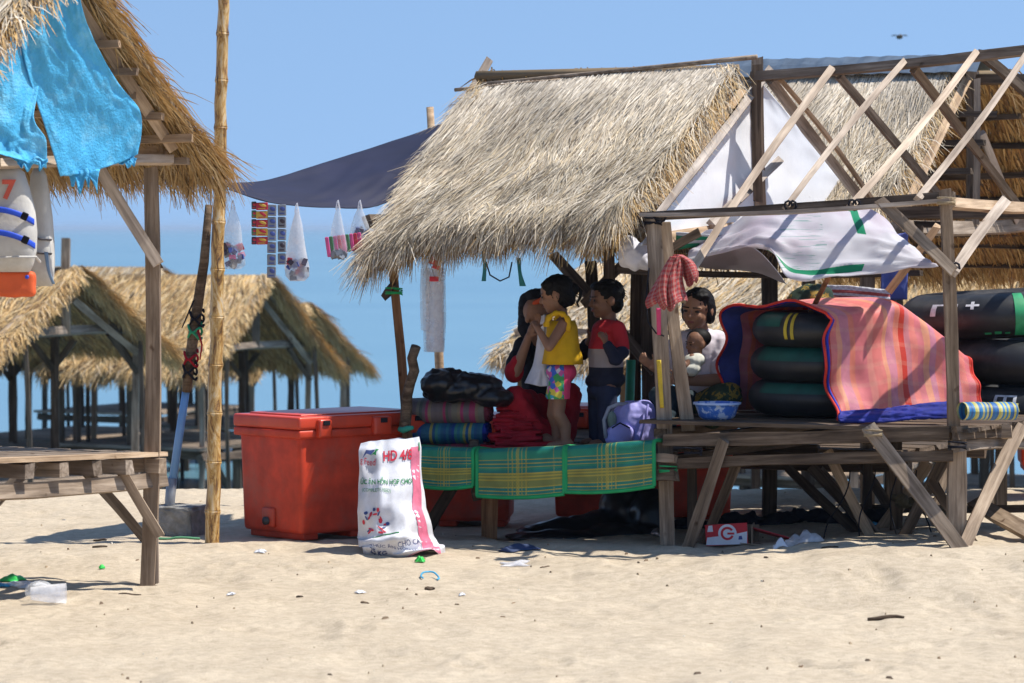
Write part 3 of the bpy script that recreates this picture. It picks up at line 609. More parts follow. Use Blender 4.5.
# torn blue tarp, in two strips
atn = lambda x, y, D: at(x, y, D - .30)
T1 = [[atn(14, -30, 16.95), atn(50, -32, 17.05), atn(74, -30, 17.1)], [atn(18, 28, 17.0), atn(54, 22, 17.1), atn(88, 26, 17.2)], [atn(30, 80, 17.1), atn(74, 74, 17.25), atn(116, 80, 17.5)],
      [atn(46, 130, 17.2), atn(90, 122, 17.45), atn(141, 114, 17.7)], [atn(60, 176, 17.3), atn(92, 172, 17.5), atn(138, 155, 17.75)]]
o = sheet('tarp', T1, 56, 70, BLUET, lh, wr=.013, ws=7, seed=8); o['label'] = 'torn blue tarp strip'
T2 = [[atn(-20, 40, 16.9), atn(8, 20, 16.98), atn(40, 20, 17.12)], [atn(-20, 90, 16.9), atn(6, 80, 16.98), atn(40, 80, 17.16)], [atn(-18, 130, 16.9), atn(10, 124, 16.98), atn(34, 118, 17.05)], [atn(-16, 150, 16.9), atn(14, 146, 17.0), atn(46, 140, 17.1)], [atn(-10, 152, 16.9), atn(20, 160, 17.0), atn(46, 168, 17.15)]]
sheet('tarp', T2, 40, 40, BLUET, lh, wr=.013, ws=6, seed=18)
def rag(cx, cy, D, wpx, hpx, seed):
    r = random.Random(seed); pts = [[], []]; n = 9
    top = [at(cx + wpx * (i / n - .5), cy + r.uniform(-2, 2), D) for i in range(n + 1)]
    bot = [at(cx + wpx * (i / n - .5) * .8 + r.uniform(-2, 2), cy + hpx * r.uniform(.3, 1.1), D - .02) for i in range(n + 1)]
    return [top, [a.lerp(b, .5) + Vector((r.uniform(-.01, .01), 0, 0)) for a, b in zip(top, bot)], bot]
sheet('tarp_rag', rag(83, 170, 17.13, 34, 24, 3), 30, 10, BLUET, lh, wr=.008, ws=5, seed=3)
sheet('tarp_rag', rag(30, 158, 16.74, 36, 14, 5), 30, 10, BLUET, lh, wr=.008, ws=5, seed=6)
sheet('tarp_rag', rag(128, 158, 17.42, 18, 10, 9), 20, 8, BLUET, lh, wr=.006, ws=5, seed=7)

# ------------------------------------------------------------------ shelters down by the water
def far_hut(apx, apy, D, L, label, W_=1.42, rise=1.0, ow=.33, deck=-1.05, n=6000, gold=True, seed=50, front=True, golden_back=True, og=.22, post_top=False):
    a = at(apx, apy, D); f = Frame(a.x, a.y); zr = a.z; zp = zr - rise; rz = -2.05
    q = f(-L / 2, 0, 0); q.z = min(-1.72, gz(q.x, q.y)); t = thing('thatched_shelter', label, 'shelter', q, group='shelters along the water')
    P_ = (GOLDPAL, GOLDP) if gold else (GREYPAL, GREYP)
    We = W_ + ow; ze = zr - rise * We / W_
    wd = .0060 * D / 20
    if gold == 'mix': P_ = (np.concatenate([GREYPAL, GOLDPAL]), np.concatenate([GREYP * .7, GOLDP * .4]))
    thatch(t, f, -L - .1, og, 1, zr, ze - .06, We, n, seed, top=P_, eave=.4, gable=(.6, 3.2), wd=wd, shag=1.2)
    thatch(t, f, -L - .1, og, -1, zr, ze - .06, We, n, seed + 1, top=(GOLDPAL, GOLDP), eave=.4, gable=(.5, 4.0), wd=wd, shag=1.2, gl=1.6)
    def b(nm, p0, p1, s_, m=WOOD): return board(t, nm, p0, p1, s_, s_, m)
    for s in (0, -L):
        b('king_post', f(s, 0, zp), f(s, 0, zr + (.35 if post_top and s == 0 else -.04)), .10); b('tie_beam', f(s, W_ + .1, zp), f(s, -W_ - .1, zp + .02), .09)
        b('rafter', f(s + .06, .0, zr - .06), f(s + .06, W_ + .2, ze + .02), .07); b('rafter', f(s + .06, 0, zr - .06), f(s + .06, -W_ - .25, ze + .02), .07)
        b('brace', f(s + .1, 0, zr - .35), f(s + .1, -W_ * .9, zp - .25), .08)
    for w in (W_, -W_):
        b('plate_beam', f(-L - .05, w, zp), f(.05, w, zp), .08)
        for s in (0, -L / 2, -L):
            b('post', f(s, w, rz), f(s, w, zp), BR.choice((.075, .09, .11)), WOODD if s else WOOD)
            b('post', f(s + .3, w * .8, rz), f(s + .25, w * .8, zp), .055, WOODD); b('brace', f(s, w, zp - .5), f(s, w * .6, zp - .02), .07, WOODD); b('brace', f(s, w, zp - .45), f(s + (.4 if s < -.1 else -.4), w, zp), .07, WOODD)
        b('deck_beam', f(-L - .1, w, deck - .1), f(.1, w, deck - .1), .11, WOODD)
    for k in range(9): 
        w = W_ - k * W_ / 4; board(t, 'deck_board', f(-L - .1, w, deck), f(.1, w, deck), W_ / 4 * .9, .04, WOOD, hint=Vector((0, 0, 1)))
    b('deck_beam', f(.06, W_ + .1, deck - .12), f(.06, -W_ - .1, deck - .12), .11, WOODD)
    for w in (.5, -.9): b('post', f(0, w, rz), f(0, w, deck), .12, WOODD); b('brace', f(.02, w, rz + .1), f(.02, w + .7, deck - .1), .08, WOODD)
    return t, f
far_hut(256, 276, 46, 2.3, 'golden shaggy thatched shelter by the water behind the big red cooler', seed=50, n=7500)
far_hut(298, 304, 53, 2.0, 'farthest small thatched shelter over the water, right of the shaggy golden one', seed=54, rise=.8, n=4500, deck=-1.2)
far_hut(66, 269, 38, 2.4, 'thatched shelter by the water behind the life jackets', seed=58, rise=.75, n=6500, deck=-1.0, post_top=True)
far_hut(150, 268, 49, 2.3, 'grey thatched shelter by the water behind the left wooden post', seed=62, gold='mix', n=5500, deck=-1.15)
far_hut(792, 266, 31.5, 2.1, 'pale grey thatched shelter seen behind the children and the seated women', seed=66, gold='mix', rise=.62, W_=1.5, ow=.35, n=11000, deck=-.9)
far_hut(1120, 262, 37, 2.2, 'golden thatched shelter showing below the stacked tubes at the right edge', seed=70, rise=.8, n=6000, deck=-1.0)
far_hut(14, 292, 45, 2.2, 'low dark thatched shelter by the water at the left picture edge', seed=74, rise=.8, n=4500, deck=-1.1)
far_hut(196, 286, 57, 2.2, 'small distant thatched shelter between the bamboo pole and left post', seed=78, rise=.9, n=3500, deck=-1.2)
far_hut(880, 263, 40, 2.4, 'golden thatched shelter beyond the pale one, right of the seated mother', seed=82, rise=.75, n=6000, deck=-1.0)

# ------------------------------------------------------------------ poles and the block at the left
p0 = at(211.5, 541, 19.9); p0.z = gz(p0.x, p0.y) - .12; p1 = at(223.5, -14, 19.9)
bp = thing('bamboo_pole', 'tall yellow bamboo pole standing left of the big red cooler', 'pole', (p0.x, p0.y, p0.z + .12))
n = 12; cuts = [p0.lerp(p1, (i / n) ** .97) for i in range(n + 1)]
for i in range(n):
    a, b = cuts[i], cuts[i + 1]; r = .044 - .010 * i / n; L = b - a; off = Vector((.006 * math.sin(i * 1.9), 0, 0))
    pts = [a, a + L * .03, a + L * .10, a + L * .5 + off, a + L * .92, a + L * .97, b]; rr = [r * 1.13, r * 1.10, r, r * .98, r, r * 1.12, r * 1.13]
    vs, fs = tube_pts(pts, rr, 12); wobj('culm_segment', vs, fs, BAMBOO, bp, smooth=True)
BLUEPIPE = plain('pale_blue_pipe', (.16, .33, .62), .4, .15, 6, .05); GALV = plain('grey_pipe', (.28, .30, .33), .45, .25, 9, .1, metal=.3)
q = at(170, 520, 20.5)
lp = thing('leaning_pole', 'leaning pole of dark wood and pale blue pipe standing in the concrete block', 'pole', (q.x, q.y, gz(q.x, q.y)))
def T(par, nm, pts, rr, mat, nseg=10, **k): vs, fs = tube_pts(pts, rr, nseg, **k); return wobj(nm, vs, fs, mat, par, smooth=True)
T(lp, 'wooden_pole', [at(209, 205, 20.3), at(204, 262, 20.35), at(197, 310, 20.4), at(190, 360, 20.42), at(186.5, 392, 20.43)], [.022, .03, .033, .034, .03], WOODD, jit=.08)
T(lp, 'pipe', [at(187, 384, 20.44), at(180, 430, 20.46), at(172.5, 482, 20.5)], [.024, .026, .026], BLUEPIPE)
T(lp, 'pipe_foot', [at(172, 478, 20.5), at(170, 500, 20.5), at(170, 524, 20.5)], [.034, .032, .032], GALV)
for (x, y, c) in ((197, 312, DKCLOTH), (195, 325, GREENP), (191, 352, REDCLOTH), (190, 365, DKCLOTH)):
    c0 = at(x, y, 20.4); T(lp, 'tied_rope', [c0 + Vector((.042 * math.cos(a), .042 * math.sin(a), .02 * math.sin(a * 2.5) - .006 * a)) for a in np.linspace(0, 12.5, 30)], [.008] * 30, c, 5)
T(lp, 'tied_rope', [at(198, 330, 20.33), at(202, 345, 20.33), at(200, 360, 20.33)], [.008, .006, .004], REDCLOTH, 5); T(lp, 'tied_rope', [at(194, 300, 20.33), at(182, 328, 20.33)], [.006, .004], DKCLOTH, 5)
bm = bmesh.new(); q = at(180, 545, 20.5); zb = gz(q.x, q.y)
box_bm(bm, (0, 0, .075), (.30, .26, .20), bevel=.02)
bmesh.ops.subdivide_edges(bm, edges=bm.edges, cuts=3, use_grid_fill=True)
for v in bm.verts: v.co += Vector((random.uniform(-.006, .006), random.uniform(-.006, .006), random.uniform(-.006, .006)))
CONC = plain('rough_concrete', (.30, .29, .27), .9, .35, 16, .8, .012, .2, dirt=(.18, .17, .15))
o = link('concrete_block', frombm(bm), CONC, None, (q.x, q.y, zb), (0, 0, R(-24))); setp(o, 'rough grey concrete block holding the leaning pole in the sand', 'block')
T_green = at(195, 552, 20.1); o_r = [at(158 + i * 6, 556 - 3 * math.sin(i * .9) - i * .6, 20.1) for i in range(8)]
for p in o_r: p.z = gz(p.x, p.y) + .008
vs, fs = tube_pts(o_r, [.008] * 8, 6); o = wobj('rope_piece', vs, fs, plain('faded_green_rope', (.10, .30, .16), .8), None); setp(o, 'faded green rope lying on sand in front of the concrete block', 'rope')

# ------------------------------------------------------------------ coolers
def cooler(p, rz, L, Wd, Hh, label, drain=True):
    t = thing('cooler_box', label, 'cooler', p, rz, 'red insulated coolers')
    bm = bmesh.new(); box_bm(bm, (L / 2, Wd / 2, Hh * .44 + .03), (L, Wd, Hh * .86), bevel=.035, seg=3)
    for v in bm.verts:
        k = 1 - .05 * (1 - v.co.z / Hh); v.co.x = L / 2 + (v.co.x - L / 2) * k; v.co.y = Wd / 2 + (v.co.y - Wd / 2) * k
    bd = link('body', frombm(bm), REDP, t, smooth=True)
    bm = bmesh.new(); box_bm(bm, (L / 2, Wd / 2, Hh * .855), (L + .045, Wd + .045, Hh * .07), bevel=.014); link('rim', frombm(bm), REDP, t, smooth=True)
    bm = bmesh.new(); box_bm(bm, (L / 2, Wd / 2, Hh * .945), (L + .05, Wd + .05, Hh * .105), bevel=.02, seg=3); ld = link('lid', frombm(bm), REDP2, t, smooth=True)
    bm = bmesh.new(); box_bm(bm, (L / 2, Wd / 2, Hh * 1.0), (L - .10, Wd - .10, .016), bevel=.006); link('lid_panel', frombm(bm), REDP2, ld, smooth=True)
    for fx in (.16, .62, .9):
        bm = bmesh.new(); box_bm(bm, (L * fx, -.035, Hh * .90), (.10 if fx < .5 else .14, .05, Hh * .15), bevel=.015); lt = link('latch', frombm(bm), REDP2, ld, smooth=True)
        bm = bmesh.new(); box_bm(bm, (L * fx, -.064, Hh * .945), (.05, .012, .03), bevel=.004); link('latch_pin', frombm(bm), DKCLOTH, ld)
    for fx in (.12, .5, .88):
        bm = bmesh.new(); box_bm(bm, (L * fx, Wd / 2, .035), (.12, Wd * .86, .07), bevel=.012); link('foot', frombm(bm), REDP, t, smooth=True)
    if drain:
        bm = bmesh.new(); box_bm(bm, (.012, Wd * .52, .13), (.03, .11, .12), bevel=.012); dr = link('drain_boss', frombm(bm), REDP, bd, smooth=True)
        bm = bmesh.new(); bmesh.ops.create_cone(bm, cap_ends=True, segments=16, radius1=.026, radius2=.022, depth=.035, matrix=Matrix.Translation((-.006, Wd * .52, .11)) @ Matrix.Rotation(math.pi / 2, 4, 'Y')); link('drain_plug', frombm(bm), BLACKR, bd, smooth=True)
    return t
q = at(300, 545, 19.95); cooler((q.x, q.y, gz(q.x, q.y) + .0), R(43), 1.0, .60, .76, 'big red plastic cooler standing in the open left of the white sack')
q = at(428, 531, 22.0); cooler((q.x - .3, q.y, gz(q.x, q.y) - .0), R(-4), .86, .55, .74, 'red cooler half hidden under the deck behind the white sack', False)
q = at(551, 522, 22.3); cooler((q.x, q.y, gz(q.x, q.y) - .0), R(-3), 1.24, .60, .78, 'long red cooler behind the black tarp heap under the deck', False)
q = at(1019, 499, 23.6); cooler((q.x, q.y, gz(q.x, q.y) + .2), R(-5), .8, .5, .62, 'red cooler cut by the right edge beyond the braced deck', False)

# ------------------------------------------------------------------ printed sack
def text_mesh(txt, size, bold=0):
    c = bpy.data.curves.new('t', 'FONT'); c.body = txt; c.size = size; c.align_x = 'LEFT'; c.offset = bold; c.resolution_u = 2
    o = bpy.data.objects.new('t', c); COL.objects.link(o); bpy.context.view_layer.update()
    me = bpy.data.meshes.new_from_object(o.evaluated_get(bpy.context.evaluated_depsgraph_get())); bpy.data.objects.remove(o); bpy.data.curves.remove(c); return me
SK = [(361, 443, 419, 437, .035), (358, 452, 421, 449, .06), (359, 472, 421, 468, .10), (358, 492, 425, 489, .14), (357, 512, 426, 508, .17), (359, 528, 433, 526, .20), (358, 541, 438, 538, .22), (361, 552, 444, 546, .20), (367, 559, 448, 553, .13)]
DS = 19.35
q = at(400, 556, DS); zb = gz(q.x, q.y)
sk = thing('feed_sack', 'white printed feed sack leaning against the deck beside the big cooler', 'sack', (q.x, q.y, zb))
def sack_front(u, v):
    x = v * (len(SK) - 1); i = min(int(x), len(SK) - 2); f = x - i; a, b = SK[i], SK[i + 1]
    L = at(a[0] * (1 - f) + b[0] * f, a[1] * (1 - f) + b[1] * f, DS + .16 * (1 - v)); Rr = at(a[2] * (1 - f) + b[2] * f, a[3] * (1 - f) + b[3] * f, DS + .16 * (1 - v) + .06)
    th = a[4] * (1 - f) + b[4] * f; p = L.lerp(Rr, u)
    wr = .026 * (float(vnoise(u * 5, v * 9, 31)) - .5) * (.5 + v) + .075 * v * v * (float(vnoise(u * 3 + v * 3, v * 15, 33)) - .5) + .012 * (float(vnoise(u * 9, v * 6 + u * 5, 35)) - .5)
    wr += .012 * math.sin(v * 17 + u * 5) * v * v
    return p + Vector((.35 * wr, -th * math.sin(math.pi * min(max(u, 0), 1)) ** .7 - wr * 2, wr * (1.2 if v > .5 else .6)))
NU, NV = 26, 34; vs = []; uv = []
for j in range(NV + 1):
    for i in range(NU + 1): vs.append(sack_front(i / NU, j / NV)); uv.append((i / NU, j / NV))
for j in range(NV + 1):
    for i in range(NU + 1):
        p = sack_front(i / NU, j / NV); c = sack_front(0, j / NV).lerp(sack_front(1, j / NV), i / NU); vs.append(Vector((p.x, 2 * c.y - p.y + .01 - .006 * math.sin(i), p.z))); uv.append((i / NU, j / NV))
M1 = (NU + 1) * (NV + 1); fs = []
for j in range(NV):
    for i in range(NU):
        a = j * (NU + 1) + i; fs.append((a, a + NU + 1, a + NU + 2, a + 1)); fs.append((M1 + a, M1 + a + 1, M1 + a + NU + 2, M1 + a + NU + 1))
SACK = striped('woven_sack', [(0, (.74, .75, .80)), (.5, (.77, .77, .80)), (.9, (.70, .70, .74)), (.97, (.62, .30, .36))], weave=(160, 220), wf=.10, rough=.55, bmp=.2)
wobj('bag_body', vs, fs, SACK, sk, smooth=True, uvs=uv)
REDINK = plain('red_print', (.62, .03, .06), .6, .25, 20, 0); GREENINK = plain('dark_green_print', (.02, .22, .07), .6, .25, 20, 0); BLUEINK = plain('blue_print', (.05, .08, .24), .6, .3, 20, 0); PINKINK = plain('pink_print', (.66, .16, .25), .6, .3, 14, 0)
def onsack(me, u0, v0, ru, rot, mat, name='print'):
    """lay flat print on the curved front: me in unit-wide coordinates"""
    bm = bmesh.new(); bm.from_mesh(me); bmesh.ops.triangulate(bm, faces=bm.faces)
    for v in bm.verts:
        x = v.co.x * ru; y = v.co.y * ru * .56
        v.co = sack_front(u0 + x * math.cos(rot) - y * math.sin(rot) * 1.5, v0 - y * math.cos(rot) - x * math.sin(rot) * .6) + Vector((0, -.005, .002)) - sk.location
    bpy.data.meshes.remove(me); return link(name, frombm(bm), mat, sk)
onsack(text_mesh('HD 4/8', 1, .03), .40, .185, .155, 0, REDINK); onsack(text_mesh('g Feed', 1), .02, .20, .10, -.05, REDINK)
onsack(text_mesh('ỨC ĂN HỖN HỢP CHO', 1, .02), .03, .325, .076, -.02, GREENINK); onsack(text_mesh('(COMPLETE FEED)', 1), .06, .372, .055, -.02, GREENINK)
onsack(text_mesh('THỨC ĂN HỖN HỢP', 1), .12, .83, .075, .0, BLUEINK); onsack(text_mesh('25 KG', 1, .02), .10, .90, .085, .05, BLUEINK); onsack(text_mesh('CHO CÁ', 1), .5, .80, .08, .25, BLUEINK)
def shape(pts): me = bpy.data.meshes.new('s'); me.from_pydata([(x, y, 0) for x, y in pts], [], [tuple(range(len(pts)))]); return me
def strip(u0, v0, u1, v1, wu, mat, n=24, wob=0):
    V = []; 
    for i in range(n + 1):
        t = i / n; u = u0 + (u1 - u0) * t + wob * math.sin(t * 9); v = v0 + (v1 - v0) * t
        V += [sack_front(u, v) + Vector((0, -.004, .001)), sack_front(u + wu * .5, v) + Vector((0, -.005, .001)), sack_front(u + wu, v) + Vector((0, -.004, .001))]
    wobj('printed_band', V, [q_ for i in range(n) for q_ in ((3 * i, 3 * i + 3, 3 * i + 4, 3 * i + 1), (3 * i + 1, 3 * i + 4, 3 * i + 5, 3 * i + 2))], mat, sk, smooth=True)
strip(.84, .10, .80, .97, .13, PINKINK, wob=.012); strip(.97, .06, .955, .14, .02, GREENINK)
blob = lambda a, b, n=9: [(a * math.cos(t), b * math.sin(t)) for t in np.linspace(0, 6.28, n)[:-1]]
onsack(shape([(0, 0), (.3, .22), (.6, .18), (.9, .5), (.55, .42), (.25, .42)]), .06, .17, .24, 0, BLUEINK, 'emblem'); onsack(shape([(0, 0), (.45, .3), (.5, .62), (.85, .55), (.6, .3), (.55, 0), (.3, .1)]), .20, .15, .16, 0, GREENINK, 'emblem')
rr = random.Random(5)
for k in range(22):
    a = rr.uniform(0, 6.28); d = rr.uniform(.3, 1) ** .6; onsack(shape(blob(rr.uniform(.25, .5), rr.uniform(.12, .28))), .26 + .20 * d * math.cos(a), .56 + .085 * d * math.sin(a), .085, rr.uniform(-1, 1), REDINK if k % 3 else BLUEINK, 'printed_motif')
V = [sack_front(.04 + .50 * t, .715 - .05 * math.sin(t * 2) - .01 + w) + Vector((0, -.005, 0)) for t in np.linspace(0, 1, 16) for w in (0, .012)]; wobj('printed_band', V, [(2 * i, 2 * i + 1, 2 * i + 3, 2 * i + 2) for i in range(15)], GREENINK, sk)

# ------------------------------------------------------------------ awning
c = [[at(228, 184, 20.15), at(275, 178, 20.8), at(325, 163, 21.4), at(385, 144, 21.9), at(449, 122, 22.3)],
     [at(229, 187, 20.0), at(285, 193, 20.4), at(330, 189, 20.8), at(385, 172, 21.2), at(436, 150, 21.5)],
     [at(229, 190, 19.9), at(275, 204, 20.1), at(330, 207, 20.4), at(372, 207, 20.7), at(424, 186, 21.0)]]
o = sheet('awning_tarp', c, 60, 24, NAVYT, None, wr=.022, ws=4, seed=41, thick=.005); setp(o, 'dark navy tarp stretched as an awning from bamboo pole to thatched roof', 'tarp')
q = at(228, 187, 19.95); o = None
vs, fs = tube_pts([at(229.5, 187, 20.0), at(224, 186, 19.97), at(218, 184, 19.93)], [.006] * 3, 5); o = wobj('tie_rope', vs, fs, DKCLOTH); setp(o, 'short dark rope tying the awning corner to the bamboo pole', 'rope')

# ------------------------------------------------------------------ hanging goods under the awning
def hbag(px, py0, py1, wpx, D, label, cols, seed, fill=.3, mat=None):
    r = random.Random(seed); b = at(px, py1, D); t = thing('plastic_bag', label, 'bag', b)
    prof = [(0, .08), (.06, .10), (.2, .22), (.4, .34), (.6, .42), (.8, .50), (.93, .48), (1, .30)]
    vs = []; ns = 20
    for (v, w) in prof:
        c0 = at(px, py0 + (py1 - py0) * v, D); 
        for k in range(ns):
            a = 2 * math.pi * k / ns; rr = w * wpx * D / F * (1 + .12 * math.sin(a * 3 + v * 5 + seed) + .06 * math.sin(a * 7))
            vs.append(c0 + Vector((rr * math.cos(a), rr * .5 * math.sin(a), 0)))
    fs = [(i * ns + k, i * ns + (k + 1) % ns, (i + 1) * ns + (k + 1) % ns, (i + 1) * ns + k) for i in range(len(prof) - 1) for k in range(ns)] + [tuple((len(prof) - 1) * ns + k for k in range(ns))]
    wobj('film', vs, fs, mat or CLEAR, t, smooth=True)
    vs, fs = tube_pts([at(px - 2, py0 + 4, D), at(px - 1, py0 - 4, D), at(px, py0 - 6, D), at(px + 2, py0 + 4, D)], [.005] * 4, 6); wobj('handle', vs, fs, CLEAR2, t)
    for k in range(26):
        u = r.uniform(-.4, .4) * wpx; v = 1 - fill * r.random() ** .8 * .95 - .03
        c0 = at(px + u * .9, py0 + (py1 - py0) * v, D + r.uniform(-.03, .03)); bm = bmesh.new(); box_bm(bm, (0, 0, 0), (.042, .010, .03), Matrix.Rotation(r.uniform(-1.5, 1.5), 3, 'Y') @ Matrix.Rotation(r.uniform(-.6, .6), 3, 'Z'))
        link('sachet', frombm(bm), r.choice(cols), t, c0 - t.location)
    return t
S_RED = plain('sachet_red', (.45, .03, .06), .35); S_PINK = plain('sachet_pink', (.60, .08, .25), .35); S_BLUE = plain('sachet_blue', (.05, .08, .28), .35); S_TEAL = plain('sachet_teal', (.05, .20, .30), .35)
S_SILV = plain('sachet_silver', (.20, .22, .26), .3); S_YEL = plain('sachet_yellow', (.55, .36, .06), .35); S_DK = plain('sachet_dark', (.05, .04, .06), .35); S_GRN = plain('sachet_green', (.06, .18, .08), .35)
hbag(233, 206, 269, 25, 20.0, 'clear bag of red and blue sachets hanging nearest the bamboo pole', [S_RED, S_BLUE, S_DK, S_PINK, S_SILV], 1, .36)
hbag(297, 209, 281, 23, 20.15, 'cloudy bag of blue sachets hanging right of the silver sachet strips', [S_BLUE, S_BLUE, S_DK, S_SILV, S_RED], 2, .26, CLEAR2)
hbag(338, 206, 258, 17, 20.4, 'thin empty clear bag hanging above the pink striped packet', [S_SILV, S_SILV], 3, .08)
hbag(360, 206, 254, 24, 20.55, 'clear bag of pale blue goods hanging at the thatch corner', [S_BLUE, S_SILV, S_SILV], 4, .5)
def sachets(px, py0, n, hpx, wpx, D, label, base, mark, tilt=0):
    b = at(px + tilt * n, py0 + n * hpx, D); t = thing('sachet_strip', label, 'sachets', b, group='sachet strips')
    for i in range(n):
        c0 = at(px + tilt * i, py0 + (i + .5) * hpx, D); s = D / F
        bm = bmesh.new(); box_bm(bm, (0, 0, 0), (wpx * s, .012, (hpx - 1) * s), bevel=.004, seg=1); x = link('sachet', frombm(bm), base[i % len(base)], t, c0 - t.location, (R(BR.uniform(-4, 4)), R(BR.uniform(-2, 2)), R(BR.uniform(-12, 12))))
        bm = bmesh.new(); ellip(bm, (wpx * s * .08, -.007, hpx * s * .1), (wpx * s * .34, .003, hpx * s * .17), Matrix.Rotation(R(BR.uniform(10, 40)), 3, 'Y'), seg=10); box_bm(bm, (-wpx * s * .02, -.0065, -hpx * s * .27), (wpx * s * .6, .003, hpx * s * .10)); link('sachet_print', frombm(bm), mark[i % len(mark)], x)
sachets(262, 202, 5, 8.6, 12, 20.05, 'red and yellow sachet strip hanging from the awning', [S_RED, S_YEL], [S_YEL, S_RED]); sachets(254, 201, 5, 8.8, 5, 20.06, 'narrow dark sachet strip at the left of the red and yellow one', [S_DK, S_GRN], [S_RED])
sachets(272, 204, 6, 12.4, 9, 20.05, 'longer of the two silver and blue sachet strips', [S_SILV], [S_BLUE], -.1); sachets(282, 204, 5, 12.2, 8.5, 20.08, 'shorter of the two silver and blue sachet strips', [S_SILV], [S_BLUE, S_DK])
q = at(344, 256, 20.35); t = thing('striped_packet', 'pink and green striped packet hanging beside the thatch corner', 'packet', q)
for i in range(9):
    c0 = at(328 + i * 4, 247 - i * .8, 20.38 + i * .01); bm = bmesh.new(); box_bm(bm, (0, 0, 0), (.0225, .03, .125 - .003 * i), bevel=.004, seg=1); link('stripe', frombm(bm), (S_PINK, S_GRN, S_PINK, S_RED)[i % 4], t, c0 - t.location, (0, R(-8), 0))
# cups in a sleeve
D = 20.55; q = at(434, 353, D); t = thing('cup_sleeve', 'long clear sleeve of stacked plastic cups hanging beside the bamboo post', 'cups', q)
CUP = clear_plastic('cup_plastic', (.93, .93, .97), .55, .2)
for i in range(22):
    a = at(435 - .0 * i, 268 + i * 3.7, D); b = at(435, 268 + i * 3.7 + 6, D); vs, fs = tube_pts([a, a.lerp(b, .35), b], [.060, .056, .050], 16, closed=False); wobj('cup', vs, fs, CUP, t, smooth=True)
vs, fs = tube_pts([at(433, 255, D), at(433, 270, D), at(434, 320, D), at(434, 352, D)], [.05, .073, .075, .07], 14, jit=.08, closed=False); wobj('sleeve', vs, fs, CLEAR, t, smooth=True)
sheet('sleeve', [[at(421, 258, D - .05), at(428, 257, D - .08)], [at(420, 300, D - .05), at(430, 300, D - .09)], [at(421, 330, D - .05), at(429, 332, D - .08)]], 8, 20, CLEAR, t, wr=.006, ws=5)
for (x, y, w, h) in ((433, 262, 8, 5), (436, 267, 7, 4), (434, 279, 9, 5), (432, 257, 4, 6)):
    bm = bmesh.new(); box_bm(bm, (0, 0, 0), (w * D / F, .004, h * D / F), Matrix.Rotation(R(20 if y < 270 else 0), 3, 'Y')); link('print', frombm(bm), REDINK, t, at(x, y, D - .085) - t.location)
# teal straps dangling from the eave
TEAL = plain('teal_strap', (.01, .14, .15), .7)
for (x, y0, y1, lab) in ((484, 252, 281, 'short teal strap dangling from the eave, left of the two'), (519, 258, 286, 'teal strap with wide end dangling from the eave, right of the two')):
    a = [[at(x - 2.5, y0, 20.0), at(x + 2, y0, 20.0)], [at(x - 1, (y0 + y1) / 2, 19.98), at(x + 2.5, (y0 + y1) / 2, 19.98)], [at(x - 2.5 + (x > 500) * 3, y1, 20.0), at(x + 2 + (x > 500) * 5, y1, 20.0)]]
    o = sheet('strap', a, 3, 10, TEAL, None, thick=.006); setp(o, lab, 'strap', 'teal straps')
vs, fs = tube_pts([at(486, 262, 20.0), at(490, 275, 20.0), at(500, 281, 20.0), at(509, 277, 20.0), at(512, 262, 20.0)], [.005] * 5, 5); o = wobj('cord_loop', vs, fs, DKCLOTH, smooth=True); setp(o, 'thin dark cord loop hanging from the eave between the teal straps', 'cord')

# ------------------------------------------------------------------ woven mats over the deck front
TEALG = (.015, .27, .22); GRN = (.03, .34, .20); YEL = (.58, .50, .08); OLV = (.27, .32, .09)
MATG = striped('green_yellow_mat', [(0, TEALG), (.30, YEL), (.31, TEALG), (.42, GRN), (.52, YEL), (.53, TEALG), (.565, YEL), (.575, TEALG), (.61, YEL), (.62, GRN), (.65, TEALG), (.69, YEL), (.71, OLV), (.73, YEL), (.75, OLV), (.77, YEL), (.79, OLV), (.86, YEL), (.875, TEALG), (.905, YEL), (.915, TEALG), (.95, YEL), (.96, TEALG)],
    [(0, (0,) * 3), (.36, (1,) * 3), (.375, (0,) * 3), (.41, (1,) * 3), (.425, (0,) * 3), (.46, (1,) * 3), (.50, (0,) * 3), (.52, (1,) * 3), (.535, (0,) * 3), (.57, (1,) * 3), (.585, (0,) * 3), (.86, (1,) * 3), (.87, (0,) * 3)], .6, YEL, weave=(110, 50), wf=.5, trans=.12)
GBIND = plain('green_binding', (.01, .30, .10), .7)
